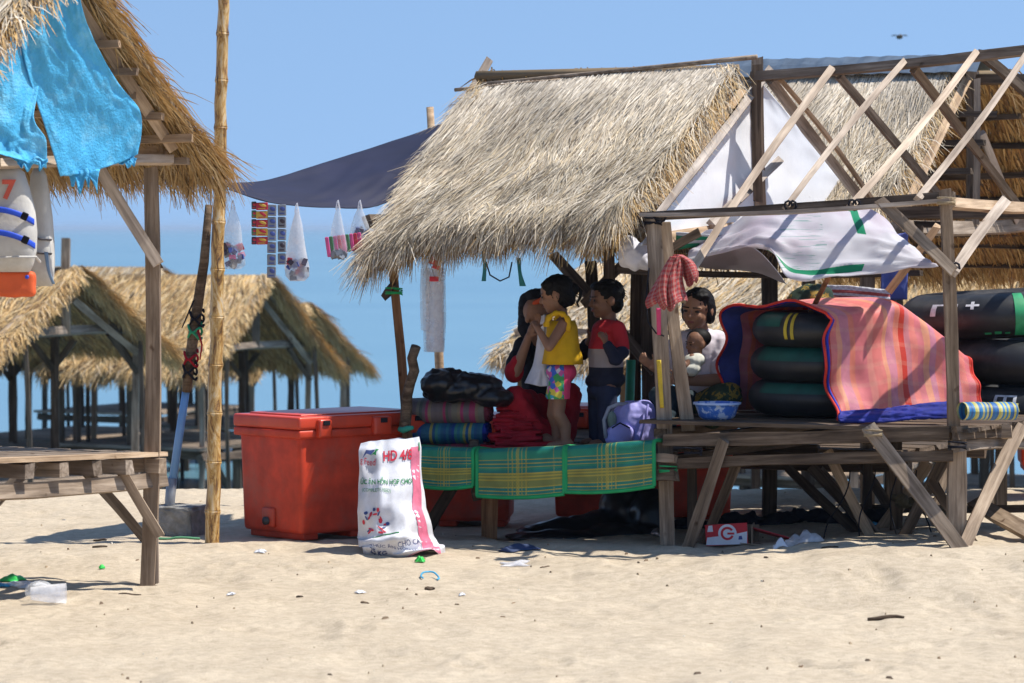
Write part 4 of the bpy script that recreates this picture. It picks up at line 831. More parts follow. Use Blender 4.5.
def frontmat(x0, x1, ty0, ty1, by0, by1, label, seed):
    W0 = 1.60
    rows = [[FM.onw(x0 + (x1 - x0) * u, 0, 1.2) for u in (0, .5, 1)]]
    rows = []
    for (v, dw) in ((-.35, -.28), (-.1, -.06), (0, 0), (.33, .015), (.66, .02), (1, .02)):
        row = []
        for u in (0, .33, .66, 1):
            x = x0 + (x1 - x0) * u; yt = ty0 + (ty1 - ty0) * u; yb = by0 + (by1 - by0) * u + 2.5 * math.sin(u * 3.14)
            if v >= 0: p = FM.onw(x, yt + (yb - yt) * v, W0 + dw + .012 * math.sin(u * 7 + seed + v * 2))
            else:
                e = FM.onw(x, yt, W0); p = e + Vector((ST, CT, 0)) * (-dw) + Vector((0, 0, .012 if v > -.2 else -.012))
            row.append(p)
        rows.append(row)
    t = thing('woven_mat', label, 'mat', rows[-1][1], group='green mats over the deck edge')
    vs, fs, uv = patch(rows, 40, 40, wr=.004, ws=5, seed=seed)
    o = wobj('weave', vs, fs, MATG, t, smooth=True, uvs=uv); m = o.modifiers.new('t', 'SOLIDIFY'); m.thickness = .006
    for (i0, path) in enumerate(([vs[j * 41] for j in range(41)], [vs[j * 41 + 40] for j in range(41)], vs[40 * 41:])):
        v2, f2 = tube_pts([p + Vector((0, -.004, 0)) for p in path], [.013] * len(path), 6); wobj('binding', v2, f2, GBIND, t, smooth=True)
frontmat(419, 473, 449, 451, 486, 486, 'leftmost green and yellow woven mat on the deck edge, beside the sack', 1)
frontmat(477, 564, 452, 449, 496, 494, 'middle green and yellow woven mat hanging over the deck edge', 2)
frontmat(566, 654, 449, 443, 492, 486, 'rightmost green and yellow woven mat, hanging below the lavender backpack', 3)

# ------------------------------------------------------------------ rolled mats, folded cloth, black bag on the left deck
def roll(x0, x1, yc, hpx, D, label, mat, endmat, dz=0, skew=.12):
    a = at(x0, yc, D + skew); b = at(x1, yc, D); r = hpx * D / F / 2; t = thing('rolled_mat', label, 'mat', (a.x, a.y, a.z - r), group='rolled mats stacked on the deck')
    ax = (b - a).normalized(); up = Vector((0, 0, 1)); dp = ax.cross(up); ns = 24; K = 12; vs = []; uv = []
    for i in range(K + 1):
        c0 = a.lerp(b, i / K)
        for k in range(ns + 1):
            g = 2 * math.pi * k / ns; q_ = 1 + .03 * math.sin(g * 3 + i); vs.append(c0 + dp * math.cos(g) * r * 1.35 * q_ + up * math.sin(g) * r * q_); uv.append((k / ns, i / K))
    fs = [(i * (ns + 1) + k, i * (ns + 1) + k + 1, (i + 1) * (ns + 1) + k + 1, (i + 1) * (ns + 1) + k) for i in range(K) for k in range(ns)]
    wobj('outer_wrap', vs, fs, mat, t, smooth=True, uvs=uv)
    pts = []; 
    for i in range(70):
        g = i * .42; f = 1 - i / 72; pts.append((math.cos(g) * r * 1.28 * f, math.sin(g) * r * .95 * f))
    vs = []
    for (y, z) in pts: vs += [b + dp * y + up * z - ax * .04, b + dp * y + up * z + ax * (.015 + .01 * math.sin(y * 90))]
    o = wobj('spiral_end', vs, [(2 * i, 2 * i + 1, 2 * i + 3, 2 * i + 2) for i in range(69)], endmat, t, smooth=True); m = o.modifiers.new('t', 'SOLIDIFY'); m.thickness = .009
    return t
def multi(cols, seed, n=26):
    r = random.Random(seed); return [(i / n, r.choice(cols)) for i in range(n)]
MR1 = striped('grey_pink_mat', multi([(.16, .13, .13), (.22, .20, .16), (.10, .12, .10), (.40, .05, .14), (.18, .14, .15), (.28, .22, .14)], 3), weave=(160, 120), wf=.4); MR2 = striped('blue_green_mat', multi([(.02, .11, .24), (.03, .18, .26), (.02, .08, .30), (.05, .26, .20), (.40, .36, .10), (.02, .13, .22)], 5), weave=(160, 120), wf=.4)
MR3 = striped('brown_red_mat', multi([(.13, .08, .07), (.20, .06, .06), (.10, .09, .08), (.34, .04, .08)], 8), weave=(160, 120), wf=.4)
MAROON = plain('maroon_weave', (.16, .02, .04), .7, .4, 14, .4); DBLUE = plain('deep_blue_weave', (.01, .03, .26), .7, .4, 14, .4)
zt = lambda y: y
roll(412, 488, 411, 27, 20.52, 'grey and pink rolled mat, topmost of the three rolls on the deck', MR1, MAROON); roll(414, 486, 433, 23, 20.50, 'blue green rolled mat in the middle of the roll stack', MR2, DBLUE)
roll(424, 488, 448, 15, 20.50, 'brown and dark red rolled mat at the bottom of the roll stack', MR3, MAROON)
t = thing('folded_cloth_pile', 'pile of folded red cloth on the deck right of the rolled mats', 'cloth', at(520, 450, 20.5))
for i in range(11):
    y = 448 - i * 3.9 + BR.uniform(-1, 1); w = 60 - i * 3 + BR.uniform(-8, 8); x0 = 520 - w / 2 + BR.uniform(-8, 8) - i * .8
    r2 = random.Random(i); n = 14
    top = []; 
    ctrl = [[at(x0 + w * u, y + 2 + r2.uniform(-1, 1), 20.32 + .02 * i + d_) + Vector((0, 0, 0)) for u in (0, .3, .6, 1)] for d_ in (.4, .2, 0)]
    ctrl.append([at(x0 + w * u - 1, y - 1.5 + r2.uniform(-1, 1), 20.28 + .02 * i + r2.uniform(-.03, .03)) for u in (0, .3, .6, 1)]); ctrl.append([at(x0 + w * u, y - 3.5 + r2.uniform(-1, 1), 20.36 + .02 * i) for u in (0, .3, .6, 1)]); ctrl.append([at(x0 + w * u, y - 3, 20.7 + .02 * i) for u in (0, .3, .6, 1)])
    sheet('fold', ctrl, 24, 24, REDCLOTH, t, thick=.007, wr=.013, ws=7, seed=i)
bm = bmesh.new(); r2 = random.Random(4)
ellip(bm, at(462, 388, 20.5), (.26, .17, .088), Matrix.Rotation(R(-8), 3, 'Y')); ellip(bm, at(440, 383, 20.45), (.13, .14, .085)); ellip(bm, at(492, 397, 20.45), (.14, .14, .06)); ellip(bm, at(450, 376, 20.52), (.09, .09, .06))
capsule(bm, at(464, 374, 20.42), at(482, 381, 20.4), .018, .012)
o = blend('plastic_bag', bm, BLACKBAG, None, .012, 2, rough=.024, rs=21); setp(o, 'bulging black plastic bag lying on top of the rolled mats', 'bag')
vs, fs = tube_pts([fw(x, 429 + 1.5 * math.sin(x), 1.60) for x in (399, 403, 408, 413)], [.016, .02, .018, .012], 7); o = wobj('tied_rag', vs, fs, plain('teal_rag', (.02, .28, .20), .7), None, smooth=True); setp(o, 'teal rag knotted round the dark branch above the white sack', 'rag')
# backpack
LAV = plain('lavender_nylon', (.30, .29, .62), .6, .15, 14, .3, .003); LAVD = plain('darker_lavender', (.20, .19, .48), .6, .15, 14, .3, .003)
q = at(630, 446, 20.15); bk = thing('backpack', 'lavender backpack standing on the deck in front of the boy', 'backpack', q)
bm = bmesh.new(); ellip(bm, at(633, 424, 20.15), (.15, .095, .145)); ellip(bm, at(630, 436, 20.15), (.165, .10, .085)); ellip(bm, at(643, 413, 20.15), (.085, .07, .085)); blend('bag_body', bm, LAV, bk, .008, 4, rough=.012, rs=18)
bm = bmesh.new(); ellip(bm, at(621, 434, 20.05), (.085, .045, .065)); ellip(bm, at(618, 440, 20.05), (.08, .045, .04)); blend('front_pocket', bm, LAV, bk, .007, 3)
T(bk, 'strap', [at(648, 405, 20.06), at(646, 418, 20.03), at(642, 433, 20.03), at(638, 445, 20.05)], [.02, .024, .024, .02], LAVD, 8, flat=.35); T(bk, 'strap', [at(606, 438, 20.04), at(604, 420, 20.06), at(609, 408, 20.08), at(618, 404, 20.1), at(628, 404, 20.12)], [.012] * 5, plain('grey_trim', (.3, .32, .38), .6), 8)
T(bk, 'zip', [at(612, 428, 20.0), at(620, 423, 19.99), at(630, 428, 19.99)], [.005] * 3, DKCLOTH, 5)
bm = bmesh.new(); ellip(bm, at(612, 420, 20.07), (.03, .03, .055)); blend('bottle_pocket', bm, plain('grey_green_mesh', (.16, .22, .20), .8), bk, .006, 2)

# ------------------------------------------------------------------ white printed sheet slung below the plate
c = [[at(700, 238, 20.2), at(728, 226, 20.1), at(757, 209, 20.0), at(800, 208, 19.95), at(842, 206, 19.9), at(880, 216, 19.75), at(902, 240, 19.6)],
     [at(694, 248, 20.05), at(726, 238, 19.9), at(762, 224, 19.72), at(806, 226, 19.6), at(850, 226, 19.5), at(890, 236, 19.35), at(918, 252, 19.2)],
     [at(688, 257, 19.9), at(722, 249, 19.75), at(762, 240, 19.5), at(808, 250, 19.4), at(856, 252, 19.3), at(896, 254, 19.15), at(932, 264, 18.95)],
     [at(684, 264, 19.85), at(720, 254, 19.7), at(766, 250, 19.45), at(792, 284, 19.3), at(842, 278, 19.2), at(892, 271, 19.05), at(938, 270, 18.85)]]
def tarp2():
    m, nt, b = newmat('printed_white_sheet'); tc = N(nt, 'ShaderNodeTexCoord'); sp = N(nt, 'ShaderNodeSeparateXYZ'); nt.links.new(tc.outputs['UV'], sp.inputs[0])
    ky = ramp(nt, sp.outputs['Y'], [(0, (0,) * 3), (.05, (1,) * 3), (.14, (0,) * 3), (.84, (1,) * 3), (.90, (0,) * 3)], 'CONSTANT'); kx = ramp(nt, sp.outputs['X'], [(0, (0,) * 3), (.34, (1,) * 3), (.72, (0,) * 3)], 'CONSTANT')
    kk_ = mixc(nt, 1.0, ky, kx, 'MULTIPLY'); k2 = ramp(nt, sp.outputs['X'], [(0, (0,) * 3), (.685, (1,) * 3), (.72, (0,) * 3)], 'CONSTANT'); k3 = ramp(nt, sp.outputs['Y'], [(0, (0,) * 3), (.05, (1,) * 3), (.42, (0,) * 3)], 'CONSTANT'); k4 = mixc(nt, 1.0, k2, k3, 'MULTIPLY')
    mx = mixc(nt, 1.0, kk_, k4, 'LIGHTEN'); f = noise(nt, coords(nt), 3, 4); bs = ramp(nt, f, [(.35, (.66, .60, .66)), (.6, (.78, .78, .81))])
    wv = noise(nt, coords(nt, (3, 3, 60)), 2, 2); tx = ramp(nt, wv, [(.60, (0,) * 3), (.62, (1,) * 3)]); ty = ramp(nt, sp.outputs['X'], [(0, (0,) * 3), (.40, (.7,) * 3), (.56, (0,) * 3)], 'CONSTANT'); tt = mixc(nt, 1.0, tx, ty, 'MULTIPLY'); bs = mixc(nt, tt, bs, (.25, .45, .40))
    col = mixc(nt, mx, bs, (.02, .33, .16)); nt.links.new(col, b.inputs['Base Color']); b.inputs['Roughness'].default_value = .5
    tr = N(nt, 'ShaderNodeBsdfTranslucent'); nt.links.new(col, tr.inputs[0]); ms = N(nt, 'ShaderNodeMixShader'); ms.inputs[0].default_value = .45; nt.links.new(b.outputs[0], ms.inputs[1]); nt.links.new(tr.outputs[0], ms.inputs[2]); nt.links.new(ms.outputs[0], nt.nodes['Material Output'].inputs[0]); return m
PSH = tarp2(); o = sheet('printed_sheet', c, 80, 30, PSH, None, wr=.035, ws=5, seed=51, wdir=Vector((0, -.5, .6))); setp(o, 'white sheet with green border sagging under the bare plate beam', 'tarp')
c = [[at(676, 232, 19.95), at(700, 234, 20.0), at(735, 236, 20.1)], [at(676, 250, 20.0), at(704, 246, 20.1), at(732, 242, 20.15)]]
o = sheet('printed_sheet', c, 20, 8, striped('green_stripe_sheet', [(0, (.7, .72, .75)), (.2, (.02, .3, .15)), (.5, (.7, .72, .75)), (.7, (.02, .3, .15))], weave=(10, 10), wf=0, trans=.2), None, wr=.01, ws=4, seed=52); setp(o, 'small green striped end of plastic sheet behind the paired posts', 'tarp')
c = [[at(690, 262, 20.8), at(722, 252, 20.8), at(752, 246, 20.8)], [at(706, 268, 21.0), at(735, 262, 21.0), at(770, 262, 21.0)], [at(740, 270, 21.2), at(762, 274, 21.2), at(786, 284, 21.2)]]
o = sheet('grey_sheet', c, 24, 14, GREYT, None, wr=.012, ws=4, seed=53); setp(o, 'shaded grey sheet hanging behind the white green bordered one', 'tarp')
o = sheet('blue_cloth', [[at(884, 236, 21.6), at(908, 232, 21.6)], [at(882, 262, 21.6), at(908, 262, 21.6)], [at(880, 300, 21.6), at(907, 300, 21.6)]], 12, 20, plain('violet_blue_cloth', (.14, .17, .46), .7, .2, 5, .2, trans=.25), None, wr=.012, ws=3, seed=54); setp(o, 'violet blue cloth hanging behind the pink mat and white sheet', 'cloth')
o = sheet('red_print_sheet', [[at(812, 285, 21.3), at(850, 286, 21.3), at(890, 290, 21.3)], [at(812, 297, 21.3), at(850, 298, 21.3), at(890, 302, 21.3)]], 20, 6, striped('red_white_print', [(0, (.7, .7, .72)), (.35, (.5, .1, .08)), (.6, (.7, .7, .72)), (.8, (.4, .1, .08))], weave=(30, 4), wf=.2), None, wr=.01, ws=4, seed=58); setp(o, 'strip of white and red printed sheet behind the tarp stick', 'sheet')
vs, fs = tube_pts([at(846, 238, 19.55), at(828, 278, 19.7), at(806, 322, 19.85)], [.014, .015, .016], 8); o = wobj('prop_stick', vs, fs, WOODR, smooth=True); setp(o, 'slanting reddish stick propping the white sheet above the pink mat', 'stick')
bm = bmesh.new(); ellip(bm, at(634, 256, 19.85), (.105, .09, .085)); ellip(bm, at(628, 246, 19.85), (.07, .07, .06)); ellip(bm, at(644, 262, 19.85), (.06, .06, .05))
o = blend('white_bundle', bm, WHITECL, None, .01, 3, rough=.025, rs=18); setp(o, 'white cloth bundle tucked under the eave beside the paired posts', 'bundle')
for (x, y) in ((577, 203), (615, 282)):
    pass
# red checked cloth on the rafter end
CHK = striped('red_check', [(i / 24, (.50, .06, .05) if i % 2 else (.42, .26, .24)) for i in range(24)], [(i / 24, (.50, .06, .05) if i % 2 else (.30, .16, .18)) for i in range(24)], .5, weave=(90, 90), wf=.3)
q = at(672, 310, 19.15); t = thing('checked_cloth', 'red checked cloth hanging bunched from the rafter end', 'cloth', q)
CHK2, nt, b_ = newmat('red_check_cloth'); so = N(nt, 'ShaderNodeSeparateXYZ'); nt.links.new(coords(nt, (1, 1, 1)), so.inputs[0])
def _ln(out, fr):
    mu = N(nt, 'ShaderNodeMath', operation='MULTIPLY'); nt.links.new(out, mu.inputs[0]); mu.inputs[1].default_value = fr
    fr_ = N(nt, 'ShaderNodeMath', operation='FRACT'); nt.links.new(mu.outputs[0], fr_.inputs[0]); return ramp(nt, fr_.outputs[0], [(0, (.50, .05, .045)), (.55, (.52, .24, .21)), (.68, (.48, .05, .045)), (.84, (.16, .06, .09))], 'CONSTANT')
nt.links.new(mixc(nt, .5, _ln(so.outputs['X'], 46), _ln(so.outputs['Z'], 46)), b_.inputs['Base Color']); b_.inputs['Roughness'].default_value = .9; bump(nt, b_, noise(nt, coords(nt), 30, 4), .5, .006)
def lobe(rows_px, D, seed, nf):
    rows = []
    for j, (xa, ya, xb, yb) in enumerate(rows_px):
        v = j / (len(rows_px) - 1); row = []
        for k in range(13):
            u = k / 12; row.append(at(xa + (xb - xa) * u + 1.2 * math.sin(u * 9 + seed + j), ya + (yb - ya) * u + 3.0 * v * math.sin(u * nf * 2 + seed), D - .05 * math.sin(u * math.pi) + (.012 + .03 * v) * math.sin(u * nf * 2.2 + seed + .6 * v)))
        rows.append(row)
    sheet('cloth_fold', rows, 60, 36, CHKS, t, thick=.007, wr=.007, ws=6, seed=seed)
CHKS = striped('red_checked_cotton', [(i / 26, ((.46, .045, .04), (.50, .22, .19))[i % 2]) for i in range(26)], [(i / 26, ((.44, .04, .04), (.20, .07, .10), (.46, .05, .045), (.52, .28, .25))[i % 4]) for i in range(26)], .5, weave=(70, 70), wf=.3, rough=.9, bmp=.4)
lobe([(673, 256, 681, 256), (664, 268, 683, 267), (655, 284, 682, 281), (647, 299, 685, 297), (648, 306, 687, 303)], 19.12, 2, 5)
lobe([(674, 255, 681, 255), (680, 260, 691, 261), (680, 270, 698, 270), (683, 280, 699, 278), (686, 285, 697, 282)], 19.16, 5, 4)
lobe([(670, 257, 680, 256), (662, 272, 676, 270), (658, 290, 675, 288), (660, 304, 676, 302), (664, 309, 674, 308)], 19.05, 9, 4)
o = sheet('pink_ribbon', [[at(656, 308, 19.4), at(661, 308, 19.4)], [at(657, 335, 19.42), at(661, 335, 19.42)]], 3, 8, plain('pink_tape', (.60, .05, .16), .6), None); setp(o, 'narrow pink ribbon hanging below the red checked cloth', 'ribbon')
vs, fs = tube_pts([at(649, 268, 19.5), at(646, 300, 19.5), at(648, 322, 19.5), at(656, 333, 19.5), at(664, 336, 19.5)], [.005] * 5, 5); o = wobj('cord_loop', vs, fs, DKCLOTH, smooth=True); setp(o, 'black cord looped on the post left of the checked cloth', 'cord')
o = sheet('paint_stripe', [[FM.onw(656.5, 360, 1.47), FM.onw(661, 360, 1.47)], [FM.onw(660, 408, 1.47), FM.onw(664, 408, 1.47)]], 3, 12, plain('yellow_paint', (.60, .42, .03), .6, .3, 12), hut, thick=.002)
vs, fs = [], []
GREENPIPE = plain('green_post', (.02, .24, .12), .5)
q = at(630, 446, 21.0); vs, fs = tube_pts([at(628, 447, 21.2), at(631, 360, 21.2)], [.03, .03], 8); o = wobj('green_pole', vs, fs, GREENPIPE, smooth=True); setp(o, 'green pole standing on the deck behind the boy', 'pole')

# ------------------------------------------------------------------ tubes under the pink mat
PN = at(826, 0, 19.42); PF = at(727, 0, 20.25); PN.z = PF.z = 0; wv_ = Vector((PF.x - PN.x, PF.y - PN.y, 0)); ev = Vector((-wv_.y, wv_.x, 0)).normalized(); ev = ev if ev.x > 0 else -ev
zb = ZD + .045
def inner_tube(c, Rr, r, label, marks=(), tilt=(0, 0), squash=.92, group='stacked inner tubes'):
    t = thing('inner_tube', label, 'inner tube', c, group=group); t.rotation_euler = (tilt[0], tilt[1], 0)
    bm = bmesh.new(); nM, nm = 56, 20; rings = []
    for i in range(nM):
        a = 2 * math.pi * i / nM; ring = []
        for k in range(nm):
            b_ = 2 * math.pi * k / nm; rr_ = Rr - r + r * math.cos(b_) * (1 + .01 * math.sin(9 * a)); ring.append(bm.verts.new((rr_ * math.cos(a), rr_ * math.sin(a), r * squash + r * squash * math.sin(b_))))
        rings.append(ring)
    for i in range(nM):
        for k in range(nm): bm.faces.new((rings[i][k], rings[(i + 1) % nM][k], rings[(i + 1) % nM][(k + 1) % nm], rings[i][(k + 1) % nm]))
    link('rubber_ring', frombm(bm), BLACKR, t, smooth=True)
    for (a0, a1, b0, b1, mat) in marks:
        vs = []; n1 = max(2, int((a1 - a0) / .03)); n2 = 14
        for i in range(n1 + 1):
            for k in range(n2 + 1):
                a = a0 + (a1 - a0) * i / n1; b_ = b0 + (b1 - b0) * k / n2; rr_ = Rr - r + (r + .003) * math.cos(b_); vs.append((rr_ * math.cos(a), rr_ * math.sin(a), r * squash + (r + .003) * squash * math.sin(b_)))
        me = bpy.data.meshes.new('mark'); me.from_pydata(vs, [], [(i * (n2 + 1) + k, i * (n2 + 1) + k + 1, (i + 1) * (n2 + 1) + k + 1, (i + 1) * (n2 + 1) + k) for i in range(n1) for k in range(n2)]); link('painted_mark', me, mat, t, smooth=True)
    return t
GPAINT = plain('green_paint', (.03, .30, .12), .5, .3, 12, 0); WPAINT = plain('white_paint', (.6, .62, .64), .6, .3, 30, 0); YPAINT = plain('yellow_tube_paint', (.50, .38, .03), .5, .3, 12, 0); TPAINT = plain('teal_tube_paint', (.008, .075, .055), .5, .4, 9, 0)
tc_ = (PN + PF) / 2 + ev * .36
for i, (lab, mk) in enumerate((('bottom one of the three black inner tubes inside the pink mat', [(3.6, 5.0, .3, 1.0, TPAINT)]), ('middle one of the three black inner tubes inside the pink mat', [(3.5, 5.2, .2, 1.2, TPAINT)]), ('top black inner tube inside the pink mat, with yellow stripes', [(4.02, 4.07, -.5, 1.2, YPAINT), (4.12, 4.17, -.5, 1.2, YPAINT), (3.4, 3.95, .2, 1.2, TPAINT)]))):
    inner_tube((tc_.x + .01 * i, tc_.y - .015 * i, zb + .206 * i), .445, .117, lab, mk)
PINKM = striped('pink_stripe_mat', [(0, (.02, .03, .30)), (.012, (.60, .035, .03))] + [(.03 + i * .033, [(.80, .21, .18), (.82, .28, .23), (.76, .20, .21), (.82, .24, .16), (.66, .24, .30), (.84, .34, .20)][(i * 5 + i // 3) % 6]) for i in range(14)] + [(.50, (.68, .045, .02)), (.535, (.66, .22, .24))] + [(.57 + i * .04, [(.82, .23, .19), (.76, .20, .22), (.84, .34, .20), (.66, .24, .32)][i % 4]) for i in range(10)] + [(.975, (.64, .04, .02))],
    [z for i in range(15) for z in ((i / 15, (1,) * 3), (i / 15 + .014, (0,) * 3))], .13, (.86, .55, .38), weave=(300, 260), wf=.25, trans=.15)
q = (PN + PF) / 2 + ev * .5; pm = thing('pink_mat', 'big pink striped woven mat draped like a tunnel over inner tubes', 'mat', (q.x, q.y, zb - .02))
NB, NA = 60, 64; vs = []; uv = []
hp = [Vector((h_, 0, 0)) for h_ in (.67, .665, .68, .70, .64, .49, .36)]
for i in range(NB + 1):
    b_ = i / NB; hh = catmull(hp, b_).x; wd2 = wv_.length / 2 * (1.07 - .12 * b_)
    ctr = (PN + PF) / 2 + ev * (b_ * 1.18 - .02); wu = -wv_.normalized()      # towards the near side
    for k in range(NA + 1):
        a = k / NA
        # far bottom -> far side -> top -> near side -> near bottom
        if a < .36: x = -1; z = a / .36 * (1 - .13)
        elif a < .64:
            g = (a - .36) / .28; x = -math.cos(g * math.pi); z = .87 + .13 * math.sin(g * math.pi) ** .8
        else: x = 1; z = (1 - a) / .36 * .87
        lean = .08 * (1 - z) if x > .9 else 0
        p = ctr + wu * (x * wd2 * (.93 + .07 * (1 - z)) + lean) + Vector((0, 0, zb + .008 + z * hh))
        wn_ = .018 * math.sin(k * .31 + b_ * 5) * math.sin(b_ * 7 + k * .12) + .045 * (float(vnoise(b_ * 6, a * 7, 71)) - .5) + .022 * (float(vnoise(b_ * 13, a * 15, 73)) - .5)
        lip = max(0, 1 - b_ / .10); p += wu * (wn_ + .035 * lip * math.sin(z * 14 + x)) + Vector((0, 0, .4 * wn_ * (.2 + z) + .016 * lip * math.sin(x * 6)))
        if a >= .64: p += ev * (.035 * math.sin(z * 9) * lip); p.z += .014 * math.sin(b_ * 19) * (1 - z)
        p.z = max(p.z, zb + .006)
        vs.append(p); uv.append((a, b_))
fs = [(i * (NA + 1) + k, i * (NA + 1) + k + 1, (i + 1) * (NA + 1) + k + 1, (i + 1) * (NA + 1) + k) for i in range(NB) for k in range(NA)]
o = wobj('weave', vs, fs, PINKM, pm, smooth=True, uvs=uv); m = o.modifiers.new('t', 'SOLIDIFY'); m.thickness = .006; m.offset = 0
REDB = plain('red_binding', (.62, .035, .02), .7, .2, 20, .2); BLUEB = plain('blue_binding', (.02, .03, .36), .7, .2, 20, .2)
row = lambda i: vs[i * (NA + 1):(i + 1) * (NA + 1)]
for (ix, mat_, rr_, dx) in ((0, REDB, .009, 0), (1, BLUEB, .008, -.008), (NB, REDB, .008, 0)):
    v2, f2 = tube_pts([p + Vector((0, -abs(dx), dx * .6)) for p in row(ix)], [rr_] * (NA + 1), 6); wobj('binding', v2, f2, mat_, pm, smooth=True)
v2, f2 = tube_pts([vs[i * (NA + 1) + NA] + Vector((0, -.01, .004)) for i in range(NB + 1)], [.008] * (NB + 1), 6); wobj('binding', v2, f2, REDB, pm, smooth=True)
# inner lining: blue face of the tunnel mouth
v3 = []; 
for i in range(7):
    for k in range(NA + 1):
        p = vs[i * (NA + 1) + k]; cc = (PN + PF) / 2; cc = Vector((cc.x, cc.y, zb + .3)); d_ = cc - Vector((p.x, p.y, p.z)); d_ -= ev * d_.dot(ev); d_.normalize(); v3.append(p + d_ * .022)
wobj('lining', v3, [(i * (NA + 1) + k, (i + 1) * (NA + 1) + k, (i + 1) * (NA + 1) + k + 1, i * (NA + 1) + k + 1) for i in range(6) for k in range(NA)], plain('dark_blue_lining', (.03, .04, .20), .7, .3, 14, .3), pm, smooth=True)
c = [[at(840, 412, 19.30), at(880, 409, 19.25), at(915, 405, 19.2), at(948, 402, 19.15)], [at(838, 418, 19.24), at(880, 415, 19.18), at(915, 412, 19.1), at(952, 410, 19.02)], [at(840, 422, 19.2), at(882, 422, 19.12), at(918, 419, 19.04), at(954, 418, 18.96)]]
o = sheet('blue_mat', c, 50, 16, plain('blue_weave_mat', (.02, .03, .24), .6, .4, 14, .4), None, wr=.012, ws=7, seed=61, thick=.012); setp(o, 'crumpled blue mat edge lying under the pink mat on the deck', 'mat')
# big tubes at the right
def big(px, py, D, Rr, r, lab, marks, tilt): 
    c0 = at(px, py, D); return inner_tube((c0.x, c0.y, c0.z - r * .86), Rr, r, lab, marks, tilt, .86, 'big inner tubes at the right edge')
ang = lambda d: R(d)
big(1003, 313, 20.9, .64, .165, 'topmost big black inner tube at the right edge, green band and white marks', [(ang(-91), ang(-85), -1.0, 1.25, GPAINT), (ang(-142), ang(-138), .1, .62, WPAINT), (ang(-128), ang(-124), .1, .62, WPAINT), (ang(-142), ang(-124), .56, .64, WPAINT), (ang(-119), ang(-111), .50, .60, WPAINT), (ang(-116), ang(-114), .36, .74, WPAINT), (ang(-109), ang(-105), -.86, -.74, GPAINT), (ang(-103), ang(-99), -.86, -.70, GPAINT), (ang(-97), ang(-94), -.86, -.76, GPAINT)], (R(0), R(-3)))
big(1032, 361, 20.75, .60, .16, 'middle big black inner tube of the stack at the right edge', [], (0, R(2)))
big(1042, 405, 20.7, .62, .15, 'lowest big black inner tube at the right edge, white letters on its side', [(ang(-128), ang(-126), -.1, .7, WPAINT), (ang(-122), ang(-120), -.1, .7, WPAINT), (ang(-116), ang(-114), -.1, .7, WPAINT), (ang(-128), ang(-114), .62, .72, WPAINT)], (0, 0))
YB = striped('blue_yellow_mat', multi([(.02, .16, .42), (.50, .46, .10), (.03, .22, .50), (.55, .52, .22), (.03, .12, .34)], 12), weave=(60, 90), wf=.35)
roll(962, 1013, 411, 18, 18.72, 'blue and yellow rolled mat on the deck corner at right', YB, striped('by_end', [(0, (.45, .42, .1)), (.5, (.03, .18, .45))], weave=(10, 10)), skew=-.1)
# camouflage cloth heap behind
CAMO, nt, b_ = newmat('camo_cloth'); f = noise(nt, coords(nt), 14, 3); nt.links.new(ramp(nt, f, [(.40, (.012, .03, .015)), (.5, (.03, .05, .02)), (.56, (.25, .16, .02)), (.66, (.012, .03, .02))], 'CONSTANT'), b_.inputs['Base Color']); b_.inputs['Roughness'].default_value = .85
bm = bmesh.new(); ellip(bm, at(806, 318, 20.7), (.17, .15, .24), Matrix.Rotation(R(25), 3, 'Y')); ellip(bm, at(800, 350, 20.7), (.22, .2, .3)); ellip(bm, at(800, 400, 20.7), (.25, .2, .18))
o = blend('patterned_cloth', bm, CAMO, None, .015, 3, rough=.03, rs=12); setp(o, 'dark green and yellow patterned cloth bundle behind the pink mat', 'cloth')
# bowl
q = at(717, 430, 19.62); t = thing('bowl', 'blue patterned basin on the deck left of the tubes', 'bowl', (q.x, q.y, ZD + .036))
BOWL, nt, b_ = newmat('blue_patterned_plastic'); f = noise(nt, coords(nt), 26, 3); nt.links.new(ramp(nt, f, [(.44, (.05, .16, .58)), (.52, (.10, .24, .66)), (.56, (.50, .60, .80))]), b_.inputs['Base Color']); b_.inputs['Roughness'].default_value = .35
prof = [(0, .0), (.085, .0), (.108, .02), (.125, .07), (.134, .092), (.142, .094), (.142, .102), (.130, .102), (.118, .07), (.10, .025), (0, .02)]; bm = bmesh.new(); ns = 28; rings = [[bm.verts.new((r_ * math.cos(2 * math.pi * k / ns), r_ * math.sin(2 * math.pi * k / ns), z_)) for k in range(ns)] for r_, z_ in prof[1:-1]]
for a, b2 in zip(rings, rings[1:]):
    for k in range(ns): bm.faces.new((a[k], a[(k + 1) % ns], b2[(k + 1) % ns], b2[k]))
bm.faces.new(rings[0][::-1]); bm.faces.new(rings[-1]); link('basin', frombm(bm), BOWL, t, smooth=True)
bm = bmesh.new(); bmesh.ops.create_cone(bm, segments=28, radius1=.144, radius2=.144, depth=.012, cap_ends=False, matrix=Matrix.Translation((0, 0, .097))); link('rim', frombm(bm), plain('pale_blue_rim', (.35, .48, .75), .35), t, smooth=True)

# rope lashings on the joints of the big shelter
for k_, (x, y, w) in enumerate(((653, 222, 1.47), (946, 202, 1.50), (668, 470, 1.55), (957, 446, 1.58), (676, 300, 1.76), (394, 292, 1.46), (693, 452, 1.60), (873, 434, 1.64))):
    c0 = FM.onw(x, y, w); pts = [c0 + Vector((.052 * math.cos(a), -.012 + .03 * math.sin(a), .012 * math.sin(a * .5) + .006 * (a - 9) / 3)) for a in np.linspace(0, 18.8, 40)]
    vs, fs = tube_pts(pts, [.0045] * 40, 5); wobj('lashing', vs, fs, (DKCLOTH, plain('jute', (.34, .26, .16), .9), GBIND)[k_ % 3], hut)

